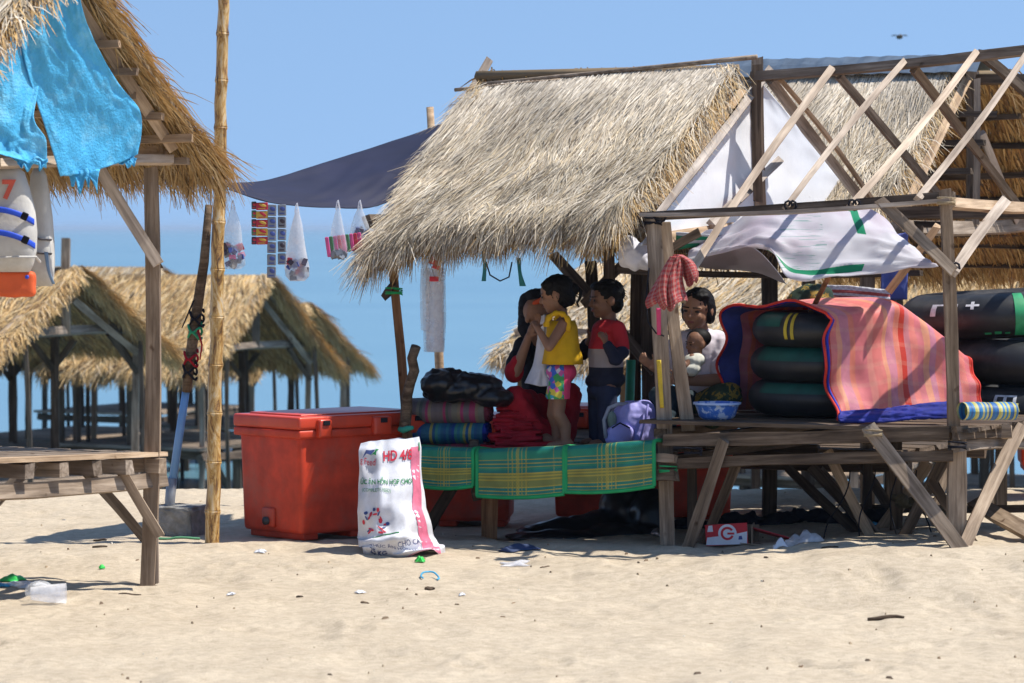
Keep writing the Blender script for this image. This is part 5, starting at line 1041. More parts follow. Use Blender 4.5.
# ------------------------------------------------------------------ people
EYEW = plain('eye', (.02, .016, .014), .2, 0, 8, 0); LIP = plain('lips', (.20, .06, .05), .5, .1, 8, 0)
def head(bm, c, face, up, s):
    """s = head height; skull, jaw, nose, ears, lips in one lump"""
    f = Vector(face).normalized(); u = Vector(up); u = (u - f * u.dot(f)).normalized(); l = u.cross(f); M = Matrix((f, l, u)).transposed(); c = Vector(c)
    P = lambda x, y, z: c + M @ Vector((x * s, y * s, z * s))
    ellip(bm, P(-.04, 0, .10), (.43 * s, .36 * s, .38 * s), M); ellip(bm, P(.10, 0, -.16), (.29 * s, .29 * s, .30 * s), M); ellip(bm, P(.24, 0, -.36), (.12 * s, .14 * s, .10 * s), M)
    ellip(bm, P(.30, .13, -.12), (.10 * s, .11 * s, .11 * s), M); ellip(bm, P(.30, -.13, -.12), (.10 * s, .11 * s, .11 * s), M)
    capsule(bm, P(.36, 0, .02), P(.43, 0, -.12), .035 * s, .055 * s); ellip(bm, P(.38, .05, -.13), (.05 * s, .04 * s, .035 * s), M); ellip(bm, P(.38, -.05, -.13), (.05 * s, .04 * s, .035 * s), M)
    ellip(bm, P(.36, 0, -.235), (.045 * s, .10 * s, .028 * s), M); ellip(bm, P(.35, 0, -.275), (.045 * s, .09 * s, .03 * s), M)
    capsule(bm, P(.36, .06, .06), P(.33, .22, .06), .03 * s); capsule(bm, P(.36, -.06, .06), P(.33, -.22, .06), .03 * s)
    for sd in (1, -1): ellip(bm, P(-.02, .36 * sd, -.05), (.09 * s, .045 * s, .13 * s), M)
    return P, M
def face_bits(par, P, M, s):
    for sd in (1, -1):
        bm = bmesh.new(); ellip(bm, P(.365, .145 * sd, -.005) - par.location, (.02 * s, .055 * s, .028 * s), M, 10); link('eye', frombm(bm), EYEW, par, smooth=True)
        bm = bmesh.new(); capsule(bm, P(.39, .06 * sd, .085) - par.location, P(.355, .23 * sd, .09) - par.location, .016 * s, .010 * s, 8); link('eyebrow', frombm(bm), HAIR, par, smooth=True)
    bm = bmesh.new(); ellip(bm, P(.385, 0, -.252) - par.location, (.03 * s, .085 * s, .032 * s), M, 12); link('mouth', frombm(bm), LIP, par, smooth=True)
def hand(bm, wrist, to, palm_n, s=1.0, curl=.5):
    """palm plus five bent fingers of unequal length; thumb leaves the side of the palm"""
    d = Vector(to).normalized(); n = Vector(palm_n); n = (n - d * n.dot(d)).normalized(); sd = d.cross(n); M = Matrix((d, sd, n)).transposed(); w = Vector(wrist)
    ellip(bm, w + d * .036 * s, (.042 * s, .032 * s, .014 * s), M)
    for i, (o_, L) in enumerate(((-.024, .055), (-.008, .064), (.009, .060), (.024, .046))):
        b0 = w + d * .062 * s + sd * o_ * s; b1 = b0 + (d + n * curl * .5).normalized() * L * .5 * s; b2 = b1 + (d * (1 - curl) + n * curl).normalized() * L * .5 * s
        capsule(bm, b0 - d * .02 * s, b1, .0085 * s, .008 * s, 8); capsule(bm, b1, b2, .008 * s, .0068 * s, 8)
    t0 = w + d * .018 * s - sd * .026 * s; t1 = t0 + (d * .6 - sd * .75 + n * .3).normalized() * .034 * s; capsule(bm, t0, t1, .011 * s, .009 * s, 8); capsule(bm, t1, t1 + (d * .85 - sd * .2 + n * .5).normalized() * .026 * s, .009 * s, .0075 * s, 8)
def foot(bm, ankle, d, s=1.0):
    d = Vector(d).normalized(); a = Vector(ankle); M = basis(d, Vector((0, 0, 1)))
    ellip(bm, a + d * .045 * s + Vector((0, 0, -.022 * s)), (.085 * s, .033 * s, .024 * s), M); ellip(bm, a + Vector((0, 0, -.012 * s)) - d * .01 * s, (.035 * s, .03 * s, .034 * s), M)
    sd = Vector((-d.y, d.x, 0))
    for i in range(5): capsule(bm, a + d * .10 * s + sd * (i - 2) * .012 * s + Vector((0, 0, -.034 * s)), a + d * (.128 - .006 * abs(i - 1)) * s + sd * (i - 2) * .013 * s + Vector((0, 0, -.036 * s)), .009 * s, .008 * s, 8)
def hair(bm, P, M, s, nape, extra=()):
    ellip(bm, P(-.075, 0, .14), (.435 * s, .392 * s, .372 * s), M); ellip(bm, P(-.20, 0, -.10), (nape * s, .36 * s, .30 * s), M)
    for c, r in extra: ellip(bm, P(*c), tuple(x * s for x in r), M)
# ---- girl in yellow
g = at(560, 449, 20.3); girl = thing('person', 'small girl in yellow sleeveless top and bright floral shorts, standing on the deck', 'person', (g.x, g.y, ZL + .002))
bm = bmesh.new(); hc = at(556, 294, 20.3); P, M = head(bm, hc, (-.96, .10, -.22), (-.15, 0, 1), .235)
capsule(bm, at(561, 312, 20.32), at(562, 326, 20.32), .040, .045); ellip(bm, at(562, 333, 20.3), (.07, .10, .085)); capsule(bm, at(562, 335, 20.3), at(561, 372, 20.3), .078, .085); ellip(bm, at(561, 374, 20.3), (.085, .105, .08))
for (hx, D0, kx, ax, D1) in ((561, 20.25, 558, 566, 20.23), (560, 20.37, 553, 556, 20.40)):
    capsule(bm, at(hx, 380, D0), at(kx, 414, D1), .056, .040); capsule(bm, at(kx, 414, D1), at((kx + ax) / 2 + 3, 426, D1 + .01), .040, .039); capsule(bm, at((kx + ax) / 2 + 3, 426, D1 + .01), at(ax, 444, D1), .039, .026); a = at(ax, 445, D1); a.z = ZL + .052; foot(bm, a, (-1, -.25, 0), .95)
sh = at(563, 325, 20.20); el = at(549, 347, 20.12); wr_ = at(537.5, 328, 20.2); capsule(bm, sh, el, .036, .029); capsule(bm, el, wr_, .029, .019); hand(bm, wr_, at(533, 316, 20.28) - wr_, (-.2, .9, 0), .72)
sh = at(558, 325, 20.42); el = at(545, 345, 20.5); wr_ = at(540, 326, 20.5); capsule(bm, sh, el, .034, .028); capsule(bm, el, wr_, .028, .019); hand(bm, wr_, at(537, 314, 20.5) - wr_, (0, -.5, .3), .72)
blend('body', bm, SKIN, girl, .0055, 3); face_bits(girl, P, M, .235)
bm = bmesh.new(); hair(bm, P, M, .235, .30, [((-.50, 0, .02), (.12, .13, .15)), ((-.34, 0, -.26), (.12, .22, .14)), ((.12, .22, .30), (.20, .14, .14))]); blend('hair', bm, HAIR, girl, .006, 3, rough=.007, rs=60)
vs, fs = tube_pts([at(576, 286, 20.3), at(581, 291, 20.3), at(580, 298, 20.3), at(577, 303, 20.3), at(579, 307, 20.3)], [.012, .012, .010, .008, .004], 7); wobj('hair_curl', vs, fs, HAIR, girl, smooth=True)
def loft(rings, ns=28, fold=0, nf=9):
    vs = []; 
    for j, (c, rx, ry) in enumerate(rings):
        for k in range(ns):
            a = 2 * math.pi * k / ns; q_ = 1 + fold * (j / (len(rings) - 1)) * math.sin(a * nf + j); vs.append(Vector(c) + Vector((rx * q_ * math.cos(a), ry * q_ * math.sin(a), 0)))
    return vs, [(j * ns + k, j * ns + (k + 1) % ns, (j + 1) * ns + (k + 1) % ns, (j + 1) * ns + k) for j in range(len(rings) - 1) for k in range(ns)]
YELC = plain('yellow_cotton', (.62, .36, .012), .8, .18, 9, .4, .004, .2)
vs, fs = loft([(at(562, 321, 20.3), .074, .085), (at(562, 328, 20.3), .088, .100), (at(562, 338, 20.3), .092, .108), (at(562, 348, 20.3), .100, .118), (at(563, 357, 20.3), .112, .128), (at(563, 364, 20.3), .118, .132)], fold=.05)
o = wobj('top', vs, fs, YELC, girl, smooth=True); m = o.modifiers.new('t', 'SOLIDIFY'); m.thickness = .008
for (D0, x0) in ((20.18, 561), (20.42, 560)):
    pts = [at(x0 + 11 * math.cos(a) - 3, 325 + 12 * math.sin(a), D0 + (.05 if math.sin(a) > .3 else 0) * (1 if D0 < 20.3 else -1)) for a in np.linspace(-3.3, .5, 18)]; vs, fs = tube_pts(pts, [.016 + .005 * math.sin(i * 2.1) for i in range(18)], 8); wobj('ruffle', vs, fs, YELC, girl, smooth=True)
for D0 in (20.24, 20.37):
    vs, fs = tube_pts([at(571, 327, D0), at(568, 317, D0), at(560, 314, D0), at(554, 320, D0)], [.011] * 4, 7); wobj('shoulder_strap', vs, fs, YELC, girl, smooth=True)
FLO, nt, b_ = newmat('floral_and_pink'); vo = N(nt, 'ShaderNodeTexVoronoi'); vo.inputs['Scale'].default_value = 34; nt.links.new(coords(nt), vo.inputs['Vector'])
sx = N(nt, 'ShaderNodeSeparateColor'); nt.links.new(vo.outputs['Color'], sx.inputs[0]); fl = ramp(nt, sx.outputs[0], [(0, (.05, .30, .08)), (.2, (.55, .10, .30)), (.38, (.04, .12, .50)), (.55, (.62, .50, .06)), (.7, (.6, .6, .62)), (.85, (.05, .35, .40))], 'CONSTANT')
so = N(nt, 'ShaderNodeSeparateXYZ'); nt.links.new(coords(nt), so.inputs[0]); kx = at(564, 380, 20.2).x - girl.location.x; th_ = N(nt, 'ShaderNodeMath', operation='GREATER_THAN'); nt.links.new(so.outputs['X'], th_.inputs[0]); th_.inputs[1].default_value = kx
nt.links.new(mixc(nt, th_.outputs[0], fl, (.70, .05, .14)), b_.inputs['Base Color']); b_.inputs['Roughness'].default_value = .8
bm = bmesh.new(); ellip(bm, at(561, 372, 20.3), (.098, .115, .075)); capsule(bm, at(560, 378, 20.24), at(558, 402, 20.21), .068, .074); capsule(bm, at(560, 378, 20.37), at(556, 402, 20.41), .068, .074); box_bm(bm, at(560, 380, 20.3), (.13, .18, .08)); blend('shorts', bm, FLO, girl, .007, 3, cut=at(560, 398, 20.3).z)
# ---- boy in the striped jersey
g = at(603, 448, 20.52); boy = thing('person', 'small boy in red, grey and navy jersey standing on the deck', 'person', (g.x, g.y, ZL + .002))
bm = bmesh.new(); hc = at(606, 299, 20.5); P, M = head(bm, hc, (-.93, -.30, -.08), (0, 0, 1), .245)
capsule(bm, at(609, 314, 20.5), at(608, 328, 20.5), .045, .05); capsule(bm, at(607, 340, 20.5), at(604, 385, 20.5), .085, .085)
for (x, D0) in ((608, 20.43), (599, 20.57)):
    capsule(bm, at(x, 388, D0), at(x - 1, 418, D0), .055, .042); capsule(bm, at(x - 1, 418, D0), at(x, 443, D0), .042, .03); a = at(x, 445, D0); a.z = ZL + .052; foot(bm, a, (-1, -.3, 0), .95)
wr_ = at(606, 343, 20.24); capsule(bm, at(616, 358, 20.3), wr_, .028, .02); hand(bm, wr_, at(602, 333, 20.2) - wr_, (-.6, .6, 0), .75, .85)
blend('body', bm, SKIN2, boy, .0055, 3); face_bits(boy, P, M, .245)
bm = bmesh.new(); hair(bm, P, M, .245, .24, [((.20, 0, .34), (.18, .30, .12))]); blend('hair', bm, HAIR, boy, .006, 3, rough=.006, rs=70)
JER, nt, b_ = newmat('striped_jersey'); so = N(nt, 'ShaderNodeSeparateXYZ'); nt.links.new(coords(nt), so.inputs[0]); mr = N(nt, 'ShaderNodeMapRange'); mr.inputs['From Min'].default_value = at(0, 395, 20.5).z - boy.location.z; mr.inputs['From Max'].default_value = at(0, 315, 20.5).z - boy.location.z
nt.links.new(so.outputs['Z'], mr.inputs['Value']); nt.links.new(ramp(nt, mr.outputs[0], [(0, (.010, .012, .030)), (.35, (.36, .32, .33)), (.58, (.46, .015, .025)), (.955, (.5, .5, .5))], 'CONSTANT'), b_.inputs['Base Color']); b_.inputs['Roughness'].default_value = .85; bump(nt, b_, noise(nt, coords(nt), 40, 3), .3, .004)
bm = bmesh.new(); ellip(bm, at(607, 328, 20.5), (.085, .13, .06)); capsule(bm, at(607, 335, 20.5), at(605, 380, 20.5), .105, .112); ellip(bm, at(605, 380, 20.5), (.128, .125, .075)); ellip(bm, at(606, 346, 20.5), (.115, .12, .10)); capsule(bm, at(618, 329, 20.40), at(622, 352, 20.36), .052, .046); capsule(bm, at(600, 329, 20.62), at(594, 355, 20.62), .05, .045); blend('jersey', bm, JER, boy, .007, 4, rough=.012, rs=14, cut=at(600, 391, 20.5).z)
bm = bmesh.new(); capsule(bm, at(622, 352, 20.35), at(615, 359, 20.28), .045, .043); capsule(bm, at(616, 359, 20.28), at(608, 346, 20.24), .043, .034); blend('sleeve', bm, plain('navy_sleeve', (.012, .016, .04), .85), boy, .007, 3, rough=.006, rs=30)
bm = bmesh.new(); ellip(bm, at(604, 390, 20.5), (.11, .12, .07))
for (x, D0) in ((607, 20.43), (598, 20.57)): capsule(bm, at(x, 392, D0), at(x, 438, D0), .068, .058)
blend('trousers', bm, plain('navy_denim', (.020, .028, .065), .85, .3, 20, .3), boy, .008, 3)
# ---- woman in black and red
g = at(545, 447, 20.85); wm = thing('person', 'woman in black top and red trousers sitting behind the girl', 'person', (g.x, g.y, ZL + .002))
bm = bmesh.new(); hc = at(538, 315, 20.72); P, M = head(bm, hc, (.62, -.74, -.16), (-.18, 0, 1), .235)
capsule(bm, at(536, 328, 20.8), at(538, 345, 20.85), .05, .06); capsule(bm, at(541, 360, 20.88), at(545, 420, 20.95), .11, .12)
el = at(515, 374, 20.62); wr_ = at(529, 336, 20.58); capsule(bm, el, wr_, .040, .025); hand(bm, wr_, at(535, 321, 20.56) - wr_, (.6, .6, 0), .95)
el = at(583, 352, 20.9); wr_ = at(590, 340, 20.72); capsule(bm, el, wr_, .035, .025); hand(bm, wr_, (.4, -.1, .5), (0, -1, 0), .95)
a = at(548, 444, 20.42); a.z = ZL + .06; foot(bm, a, (1, -.3, 0), 1.3); blend('body', bm, SKIN, wm, .0065, 3); face_bits(wm, P, M, .235)
bm = bmesh.new(); ellip(bm, at(531, 311, 20.8), (.085, .10, .125), Matrix.Rotation(R(-14), 3, 'Y')); ellip(bm, at(526, 324, 20.8), (.055, .08, .09)); ellip(bm, at(537, 297, 20.78), (.085, .10, .055)); blend('hood', bm, DKCLOTH, wm, .008, 3, rough=.012, rs=20)
bm = bmesh.new(); capsule(bm, at(530, 316, 20.70), at(535, 303, 20.66), .014, .018); capsule(bm, at(535, 303, 20.66), at(545, 298, 20.62), .018, .016); blend('cap_brim', bm, plain('orange_cloth', (.50, .07, .02), .8, .2, 10, .2), wm, .007, 3)
bm = bmesh.new(); ellip(bm, at(543, 352, 20.88), (.18, .11, .09)); capsule(bm, at(542, 360, 20.9), at(545, 418, 20.95), .135, .145); capsule(bm, at(524, 346, 20.82), at(514, 368, 20.66), .068, .058); capsule(bm, at(566, 347, 20.92), at(581, 353, 20.92), .062, .052); capsule(bm, at(581, 353, 20.92), at(588, 344, 20.78), .05, .04); blend('black_top', bm, DKCLOTH, wm, .009, 3, rough=.012, rs=16)
bm = bmesh.new(); ellip(bm, at(514, 372, 20.64), (.062, .062, .07)); capsule(bm, at(514, 372, 20.64), at(518, 362, 20.62), .056, .046); blend('red_cuff', bm, REDCLOTH, wm, .008, 3)
bm = bmesh.new(); capsule(bm, at(546, 412, 20.9), at(515, 398, 20.52), .10, .078); capsule(bm, at(515, 400, 20.52), at(546, 437, 20.46), .078, .05); capsule(bm, at(550, 412, 20.92), at(570, 396, 20.62), .10, .08); capsule(bm, at(570, 396, 20.62), at(566, 438, 20.6), .078, .06); ellip(bm, at(547, 420, 20.9), (.17, .15, .13)); capsule(bm, at(535, 425, 20.5), at(555, 440, 20.5), .07, .06); blend('red_trousers', bm, REDCLOTH, wm, .009, 3, rough=.016, rs=18)
c = [[at(541, 316, 20.5), at(545, 315, 20.48), at(549, 317, 20.5)], [at(538, 335, 20.5), at(544, 338, 20.46), at(551, 338, 20.5)], [at(534, 362, 20.5), at(542, 364, 20.42), at(552, 362, 20.46)], [at(525, 383, 20.5), at(538, 386, 20.4), at(553, 386, 20.44)]]
o = sheet('white_towel', c, 24, 36, WHITECL, None, wr=.012, ws=5, seed=77, thick=.008); setp(o, 'white towel held between the seated woman in black and the girl', 'towel')
# ---- woman with the baby
g = at(695, 428, 20.45); w2 = thing('person', 'woman in pale shirt sitting behind the paired posts with a baby in her arms', 'person', (g.x, g.y, ZD + .03))
bm = bmesh.new(); hc = at(697, 309, 20.4); P, M = head(bm, hc, (-.42, -.90, -.12), (.08, 0, 1), .262)
capsule(bm, at(699, 325, 20.45), at(702, 342, 20.5), .052, .062); capsule(bm, at(703, 350, 20.5), at(702, 405, 20.55), .12, .13)
el = at(720, 380, 20.32); wr_ = at(676, 381, 20.12); capsule(bm, el, wr_, .044, .028); hand(bm, wr_, at(664, 378, 20.1) - wr_, (0, .8, .4), 1.0)
el = at(664, 372, 20.5); wr_ = at(652, 366, 20.2); capsule(bm, el, wr_, .038, .028); hand(bm, wr_, at(643, 360, 20.15) - wr_, (.4, .6, 0), 1.0, .9); blend('body', bm, SKIN, w2, .0065, 3); face_bits(w2, P, M, .262)
bm = bmesh.new(); hair(bm, P, M, .262, .34, [((-.48, -.02, -.24), (.21, .22, .21)), ((-.12, .31, -.06), (.24, .10, .30)), ((-.12, -.31, -.06), (.24, .10, .30)), ((.10, .12, .34), (.22, .24, .11))]); blend('hair', bm, HAIR, w2, .007, 3, rough=.006, rs=60)
PALE = plain('pale_shirt', (.62, .57, .62), .8, .12, 10, .4, .004, .2)
bm = bmesh.new(); ellip(bm, at(700, 342, 20.5), (.20, .12, .085)); capsule(bm, at(702, 350, 20.5), at(702, 402, 20.55), .145, .15); capsule(bm, at(722, 344, 20.45), at(722, 374, 20.34), .072, .068); capsule(bm, at(676, 346, 20.55), at(664, 368, 20.5), .065, .056); ellip(bm, at(684, 360, 20.45), (.12, .11, .13)); blend('shirt', bm, PALE, w2, .009, 3, rough=.014, rs=16)
bm = bmesh.new(); capsule(bm, at(700, 408, 20.5), at(662, 398, 20.2), .10, .085); capsule(bm, at(662, 398, 20.2), at(668, 424, 20.1), .085, .06); ellip(bm, at(698, 412, 20.5), (.18, .16, .10)); blend('dark_trousers', bm, plain('dark_teal_cloth', (.014, .03, .04), .85, .3), w2, .01, 3, rough=.014, rs=16)
bm = bmesh.new(); capsule(bm, at(706, 405, 20.35), at(728, 396, 20.2), .095, .09); capsule(bm, at(726, 396, 20.2), at(712, 420, 20.05), .085, .06); blend('patterned_wrap', bm, CAMO, w2, .01, 3, rough=.014, rs=16)
g = at(692, 372, 20.15); bb = thing('person', 'baby held against the chest of the woman in the pale shirt', 'person', g)
bm = bmesh.new(); hc = at(697, 343, 20.2); P, M = head(bm, hc, (-.80, -.45, -.1), (.12, 0, 1), .165); capsule(bm, at(696, 352, 20.2), at(690, 368, 20.16), .04, .06); el = at(686, 366, 20.1); capsule(bm, at(692, 357, 20.13), el, .022, .019); capsule(bm, el, at(680, 360, 20.1), .019, .014); hand(bm, at(680, 360, 20.1), (-.5, 0, .6), (0, .8, 0), .5)
for dd in (0, .08): capsule(bm, at(688, 370, 20.12 + dd), at(676, 374, 20.12 + dd), .034, .026)
blend('body', bm, SKIN2, bb, .005, 3); face_bits(bb, P, M, .165)
bm = bmesh.new(); ellip(bm, at(699, 338, 20.22), (.078, .072, .062)); blend('hair', bm, HAIR, bb, .006, 3)
bm = bmesh.new(); ellip(bm, at(694, 361, 20.15), (.075, .06, .045), Matrix.Rotation(R(-10), 3, 'Y')); ellip(bm, at(690, 368, 20.14), (.07, .06, .05)); blend('wrap', bm, plain('cream_cloth', (.55, .55, .48), .8), bb, .007, 3, rough=.01, rs=24)

def wisps(par, c, r, n, seed, spread=1.0, down=.5):
    """loose strands standing off the hair"""
    rr_ = random.Random(seed); bm = bmesh.new()
    for i in range(n):
        d = Vector((rr_.gauss(0, 1), rr_.gauss(0, 1), rr_.gauss(.2, 1))).normalized()
        if d.x < -.35: continue
        p0_ = Vector(c) + Vector((d.x * r[0], d.y * r[1], d.z * r[2])) * .93; tdir = (Vector((.35, 0, -down)) + d * .45 + Vector((rr_.uniform(-.5, .5), rr_.uniform(-.5, .5), rr_.uniform(-.3, .3)))).normalized(); L = rr_.uniform(.03, .075) * spread
        vs, fs = tube_pts([p0_, p0_ + tdir * L * .5, p0_ + tdir * L + Vector((.01, 0, -.012))], [.0035, .003, .001], 4, rnd=rr_)
        v_ = [bm.verts.new(Vector(q_) - par.location) for q_ in vs]
        for f_ in fs: bm.faces.new([v_[k] for k in f_])
    o = link('hair_strands', frombm(bm), HAIR, par); o['kind'] = 'stuff'
wisps(girl, at(560, 291, 20.3), (.105, .095, .095), 60, 1, .7); wisps(boy, at(609, 293, 20.5), (.10, .095, .095), 40, 2, .35); wisps(w2, at(698, 302, 20.46), (.10, .10, .10), 40, 3, .5)

# ------------------------------------------------------------------ life jackets
VEST = plain('off_white_canvas', (.58, .56, .52), .8, .15, 8, .4, .005, .2, dirt=(.42, .40, .36)); STRAPB = plain('blue_webbing', (.02, .08, .60), .6, .15, 10, .2); ORN = plain('orange_nylon', (.75, .12, .03), .6, .15, 8, .3)
def vest(cx, y0, y1, wl, wr, D, label, ang=0, mark=True):
    t = thing('life_jacket', label, 'life jacket', at(cx, y1, D), group='hanging life jackets')
    prof = [(0, .35, .02), (.06, .62, .05), (.22, .80, .075), (.42, .98, .085), (.62, 1.04, .09), (.80, 1.02, .09), (.93, .92, .07), (1, .80, .03)]
    vs = []; ns = 24
    for (v, w, th_) in prof:
        for k in range(ns):
            a = 2 * math.pi * k / ns; x = math.cos(a); y = math.sin(a); sx = abs(x) ** .6 * (1 if x > 0 else -1); sy = abs(y) ** .8 * (1 if y > 0 else -1)
            px = cx + (wr if x > 0 else wl) * abs(sx) * w * (1 if x > 0 else -1); c0 = at(px + ang * v, y0 + (y1 - y0) * v, D); vs.append(c0 + Vector((0, sy * th_ * (1 + .1 * math.sin(v * 25)), 0)))
    fs = [(i * ns + k, (i + 1) * ns + k, (i + 1) * ns + (k + 1) % ns, i * ns + (k + 1) % ns) for i in range(len(prof) - 1) for k in range(ns)] + [tuple(range(ns)), tuple((len(prof) - 1) * ns + k for k in range(ns))[::-1]]
    wobj('foam_body', vs, fs, VEST, t, smooth=True); return t
t = vest(6, 166, 272, 50, 30, 17.0, 'off white life jacket with blue straps hanging from the left shelter')
for (x0, y0_, x1, y1_) in ((-8, 209, 34, 222), (-8, 232, 35, 246)):
    o = sheet('strap', [[at(x0 + (x1 - x0) * u, y0_ + (y1_ - y0_) * u ** 2 - 3, 16.885 + .07 * u ** 4) for u in np.linspace(0, 1, 6)], [at(x0 + (x1 - x0) * u, y0_ + (y1_ - y0_) * u ** 2 + 3, 16.885 + .07 * u ** 4) for u in np.linspace(0, 1, 6)]], 20, 3, STRAPB, t, thick=.006)
    bm = bmesh.new(); box_bm(bm, (0, 0, 0), (.035, .014, .04), Matrix.Rotation(R(25), 3, 'Y'), bevel=.006); link('buckle', frombm(bm), DKCLOTH, t, at((x0 + 3 * x1) / 4 + 1, y0_ + (y1_ - y0_) * .56, 16.87) - t.location)
me = text_mesh('7', .13, .006); bm = bmesh.new(); bm.from_mesh(me); bpy.data.meshes.remove(me); bmesh.ops.rotate(bm, verts=bm.verts, matrix=Matrix.Rotation(math.pi / 2, 3, 'X')); link('painted_number', frombm(bm), plain('red_marker', (.65, .12, .08), .7), t, at(2, 198, 16.915) - t.location)
vs, fs = tube_pts([at(-2, 258, 16.88), at(18, 257, 16.88), at(36, 257, 16.93), at(40, 262, 17.0)], [.007] * 4, 6); wobj('piping', vs, fs, VEST, t)
t = vest(38, 168, 286, 12, 13, 17.45, 'second off white life jacket hanging edge on behind the first', 4)
for y in (238, 252): 
    vs, fs = tube_pts([at(30, y, 17.36), at(40, y + 1, 17.34), at(51, y + 2, 17.38)], [.014] * 3, 6, flat=.4); wobj('strap', vs, fs, plain('grey_webbing', (.10, .10, .12), .7), t)
sheet('strap_tail', [[at(44, 252, 17.33), at(48, 252, 17.33)], [at(47, 270, 17.32), at(50, 270, 17.32)], [at(52, 284, 17.33), at(55, 284, 17.33)]], 3, 10, plain('pale_blue_webbing', (.20, .30, .42), .7), t)
q = at(15, 297, 17.02); t = thing('life_jacket', 'orange life jacket showing below the off white one', 'life jacket', q, group='hanging life jackets')
bm = bmesh.new(); box_bm(bm, at(12, 284, 17.05), (.25, .09, .135), bevel=.03, seg=3); blend('foam_body', bm, ORN, t, .008, 3, rough=.008, rs=12); bm = bmesh.new(); ellip(bm, at(27, 277, 16.99), (.012, .006, .012)); blend('blue_tag', bm, STRAPB, t, .004, 1)

# ------------------------------------------------------------------ under the deck and on the sand
bm = bmesh.new(); zg = gz(*at(600, 540, 20.2).xy)
for (x, y, D, r) in ((560, 530, 20.6, (.30, .2, .06)), (600, 526, 20.7, (.22, .22, .09)), (630, 508, 20.8, (.18, .2, .17)), (650, 516, 20.6, (.15, .2, .17)), (535, 537, 20.4, (.2, .16, .03)), (620, 535, 20.4, (.3, .2, .07)), (575, 538, 20.3, (.3, .15, .04))): ellip(bm, at(x, y, D), r)
o = blend('black_tarp_heap', bm, BLACKBAG, None, .016, 2, rough=.05, rs=6); setp(o, 'crumpled heap of black tarp on the sand under the deck', 'tarp')
bm = bmesh.new();  # black lumps standing in for the dark shadow under the deck
for i in range(8): ellip(bm, at(600 + i * 20, 527 + 2 * math.sin(i), 20.9), (.12, .10, .035))
for i in range(7): ellip(bm, at(745 + i * 22, 519 + 3 * math.sin(i * 1.7), 20.6), (.13, .12, .03))
o = blend('dark_shadow_heap', bm, DKCLOTH, None, .014, 1, rough=.06, rs=18); setp(o, 'long low black heap standing in for the shadow under the right deck', 'shadow')
# carton
q = at(735, 548, 19.55); zg = gz(q.x, q.y); ct = thing('drinks_carton', 'torn red and white drinks carton on the sand under the deck', 'carton', (q.x, q.y, zg), R(-8))
CARD = plain('brown_card', (.30, .22, .15), .85, .2, 12, .2); CRED = plain('carton_red', (.55, .015, .03), .5, .15, 12, .05); CWH = plain('carton_white', (.68, .70, .76), .5, .1, 12, .05)
def cbox(nm, c, s, m, rot=None, par=ct): bm = bmesh.new(); box_bm(bm, c, s, rot); return link(nm, frombm(bm), m, par)
RT = Matrix.Rotation(R(-4), 3, 'Y')
fp = cbox('front_panel', (-.05, 0, .072), (.25, .006, .125), CRED, RT)
cbox('side_panel', (.10, .10, .07), (.006, .19, .115), CARD); cbox('back_panel', (0, .2, .06), (.26, .006, .11), CARD); cbox('bottom_flap', (.14, .05, .012), (.22, .12, .005), CARD, Matrix.Rotation(R(5), 3, 'Y')); cbox('torn_flap', (.27, .12, .05), (.36, .14, .005), CRED, Matrix.Rotation(R(15), 3, 'Y') @ Matrix.Rotation(R(-12), 3, 'X'))
me = bpy.data.meshes.new('w'); me.from_pydata([(-.172, -.0045, .006), (.072, -.0045, .016), (.072, -.0045, .092), (-.02, -.0045, .070), (-.165, -.0045, .052)], [], [(0, 1, 2, 3, 4)]); link('white_print', me, CWH, ct)
def ring2d(cx, cz, r0, r1, a0, a1, mat, y, par=ct, nm='emblem'):
    n = 24; v = []
    for i in range(n + 1): a = a0 + (a1 - a0) * i / n; v += [(cx + r0 * math.cos(a), y, cz + r0 * math.sin(a)), (cx + r1 * math.cos(a), y, cz + r1 * math.sin(a))]
    me = bpy.data.meshes.new(nm); me.from_pydata(v, [], [(2 * i, 2 * i + 1, 2 * i + 3, 2 * i + 2) for i in range(n)]); return link(nm, me, mat, par)
ring2d(-.045, .078, .0, .055, 0, 6.283, CWH, -.006); ring2d(-.045, .078, .026, .040, .6, 5.9, CRED, -.008)
me = bpy.data.meshes.new('g'); me.from_pydata([(-.045, -.008, .084), (-.004, -.008, .084), (-.004, -.008, .072), (-.045, -.008, .072)], [], [(0, 1, 2, 3)]); link('emblem', me, CRED, ct)
me = bpy.data.meshes.new('g'); me.from_pydata([(-.165, -.0065, .085), (-.13, -.0065, .087), (-.135, -.0065, .125), (-.158, -.0065, .122)], [], [(0, 1, 2, 3)]); link('white_print', me, CWH, ct)
me = bpy.data.meshes.new('g'); me.from_pydata([(.02, -.0065, .042), (.045, -.0065, .044), (.04, -.0065, .066), (.024, -.0065, .064)], [], [(0, 1, 2, 3)]); link('print', me, S_BLUE, ct)
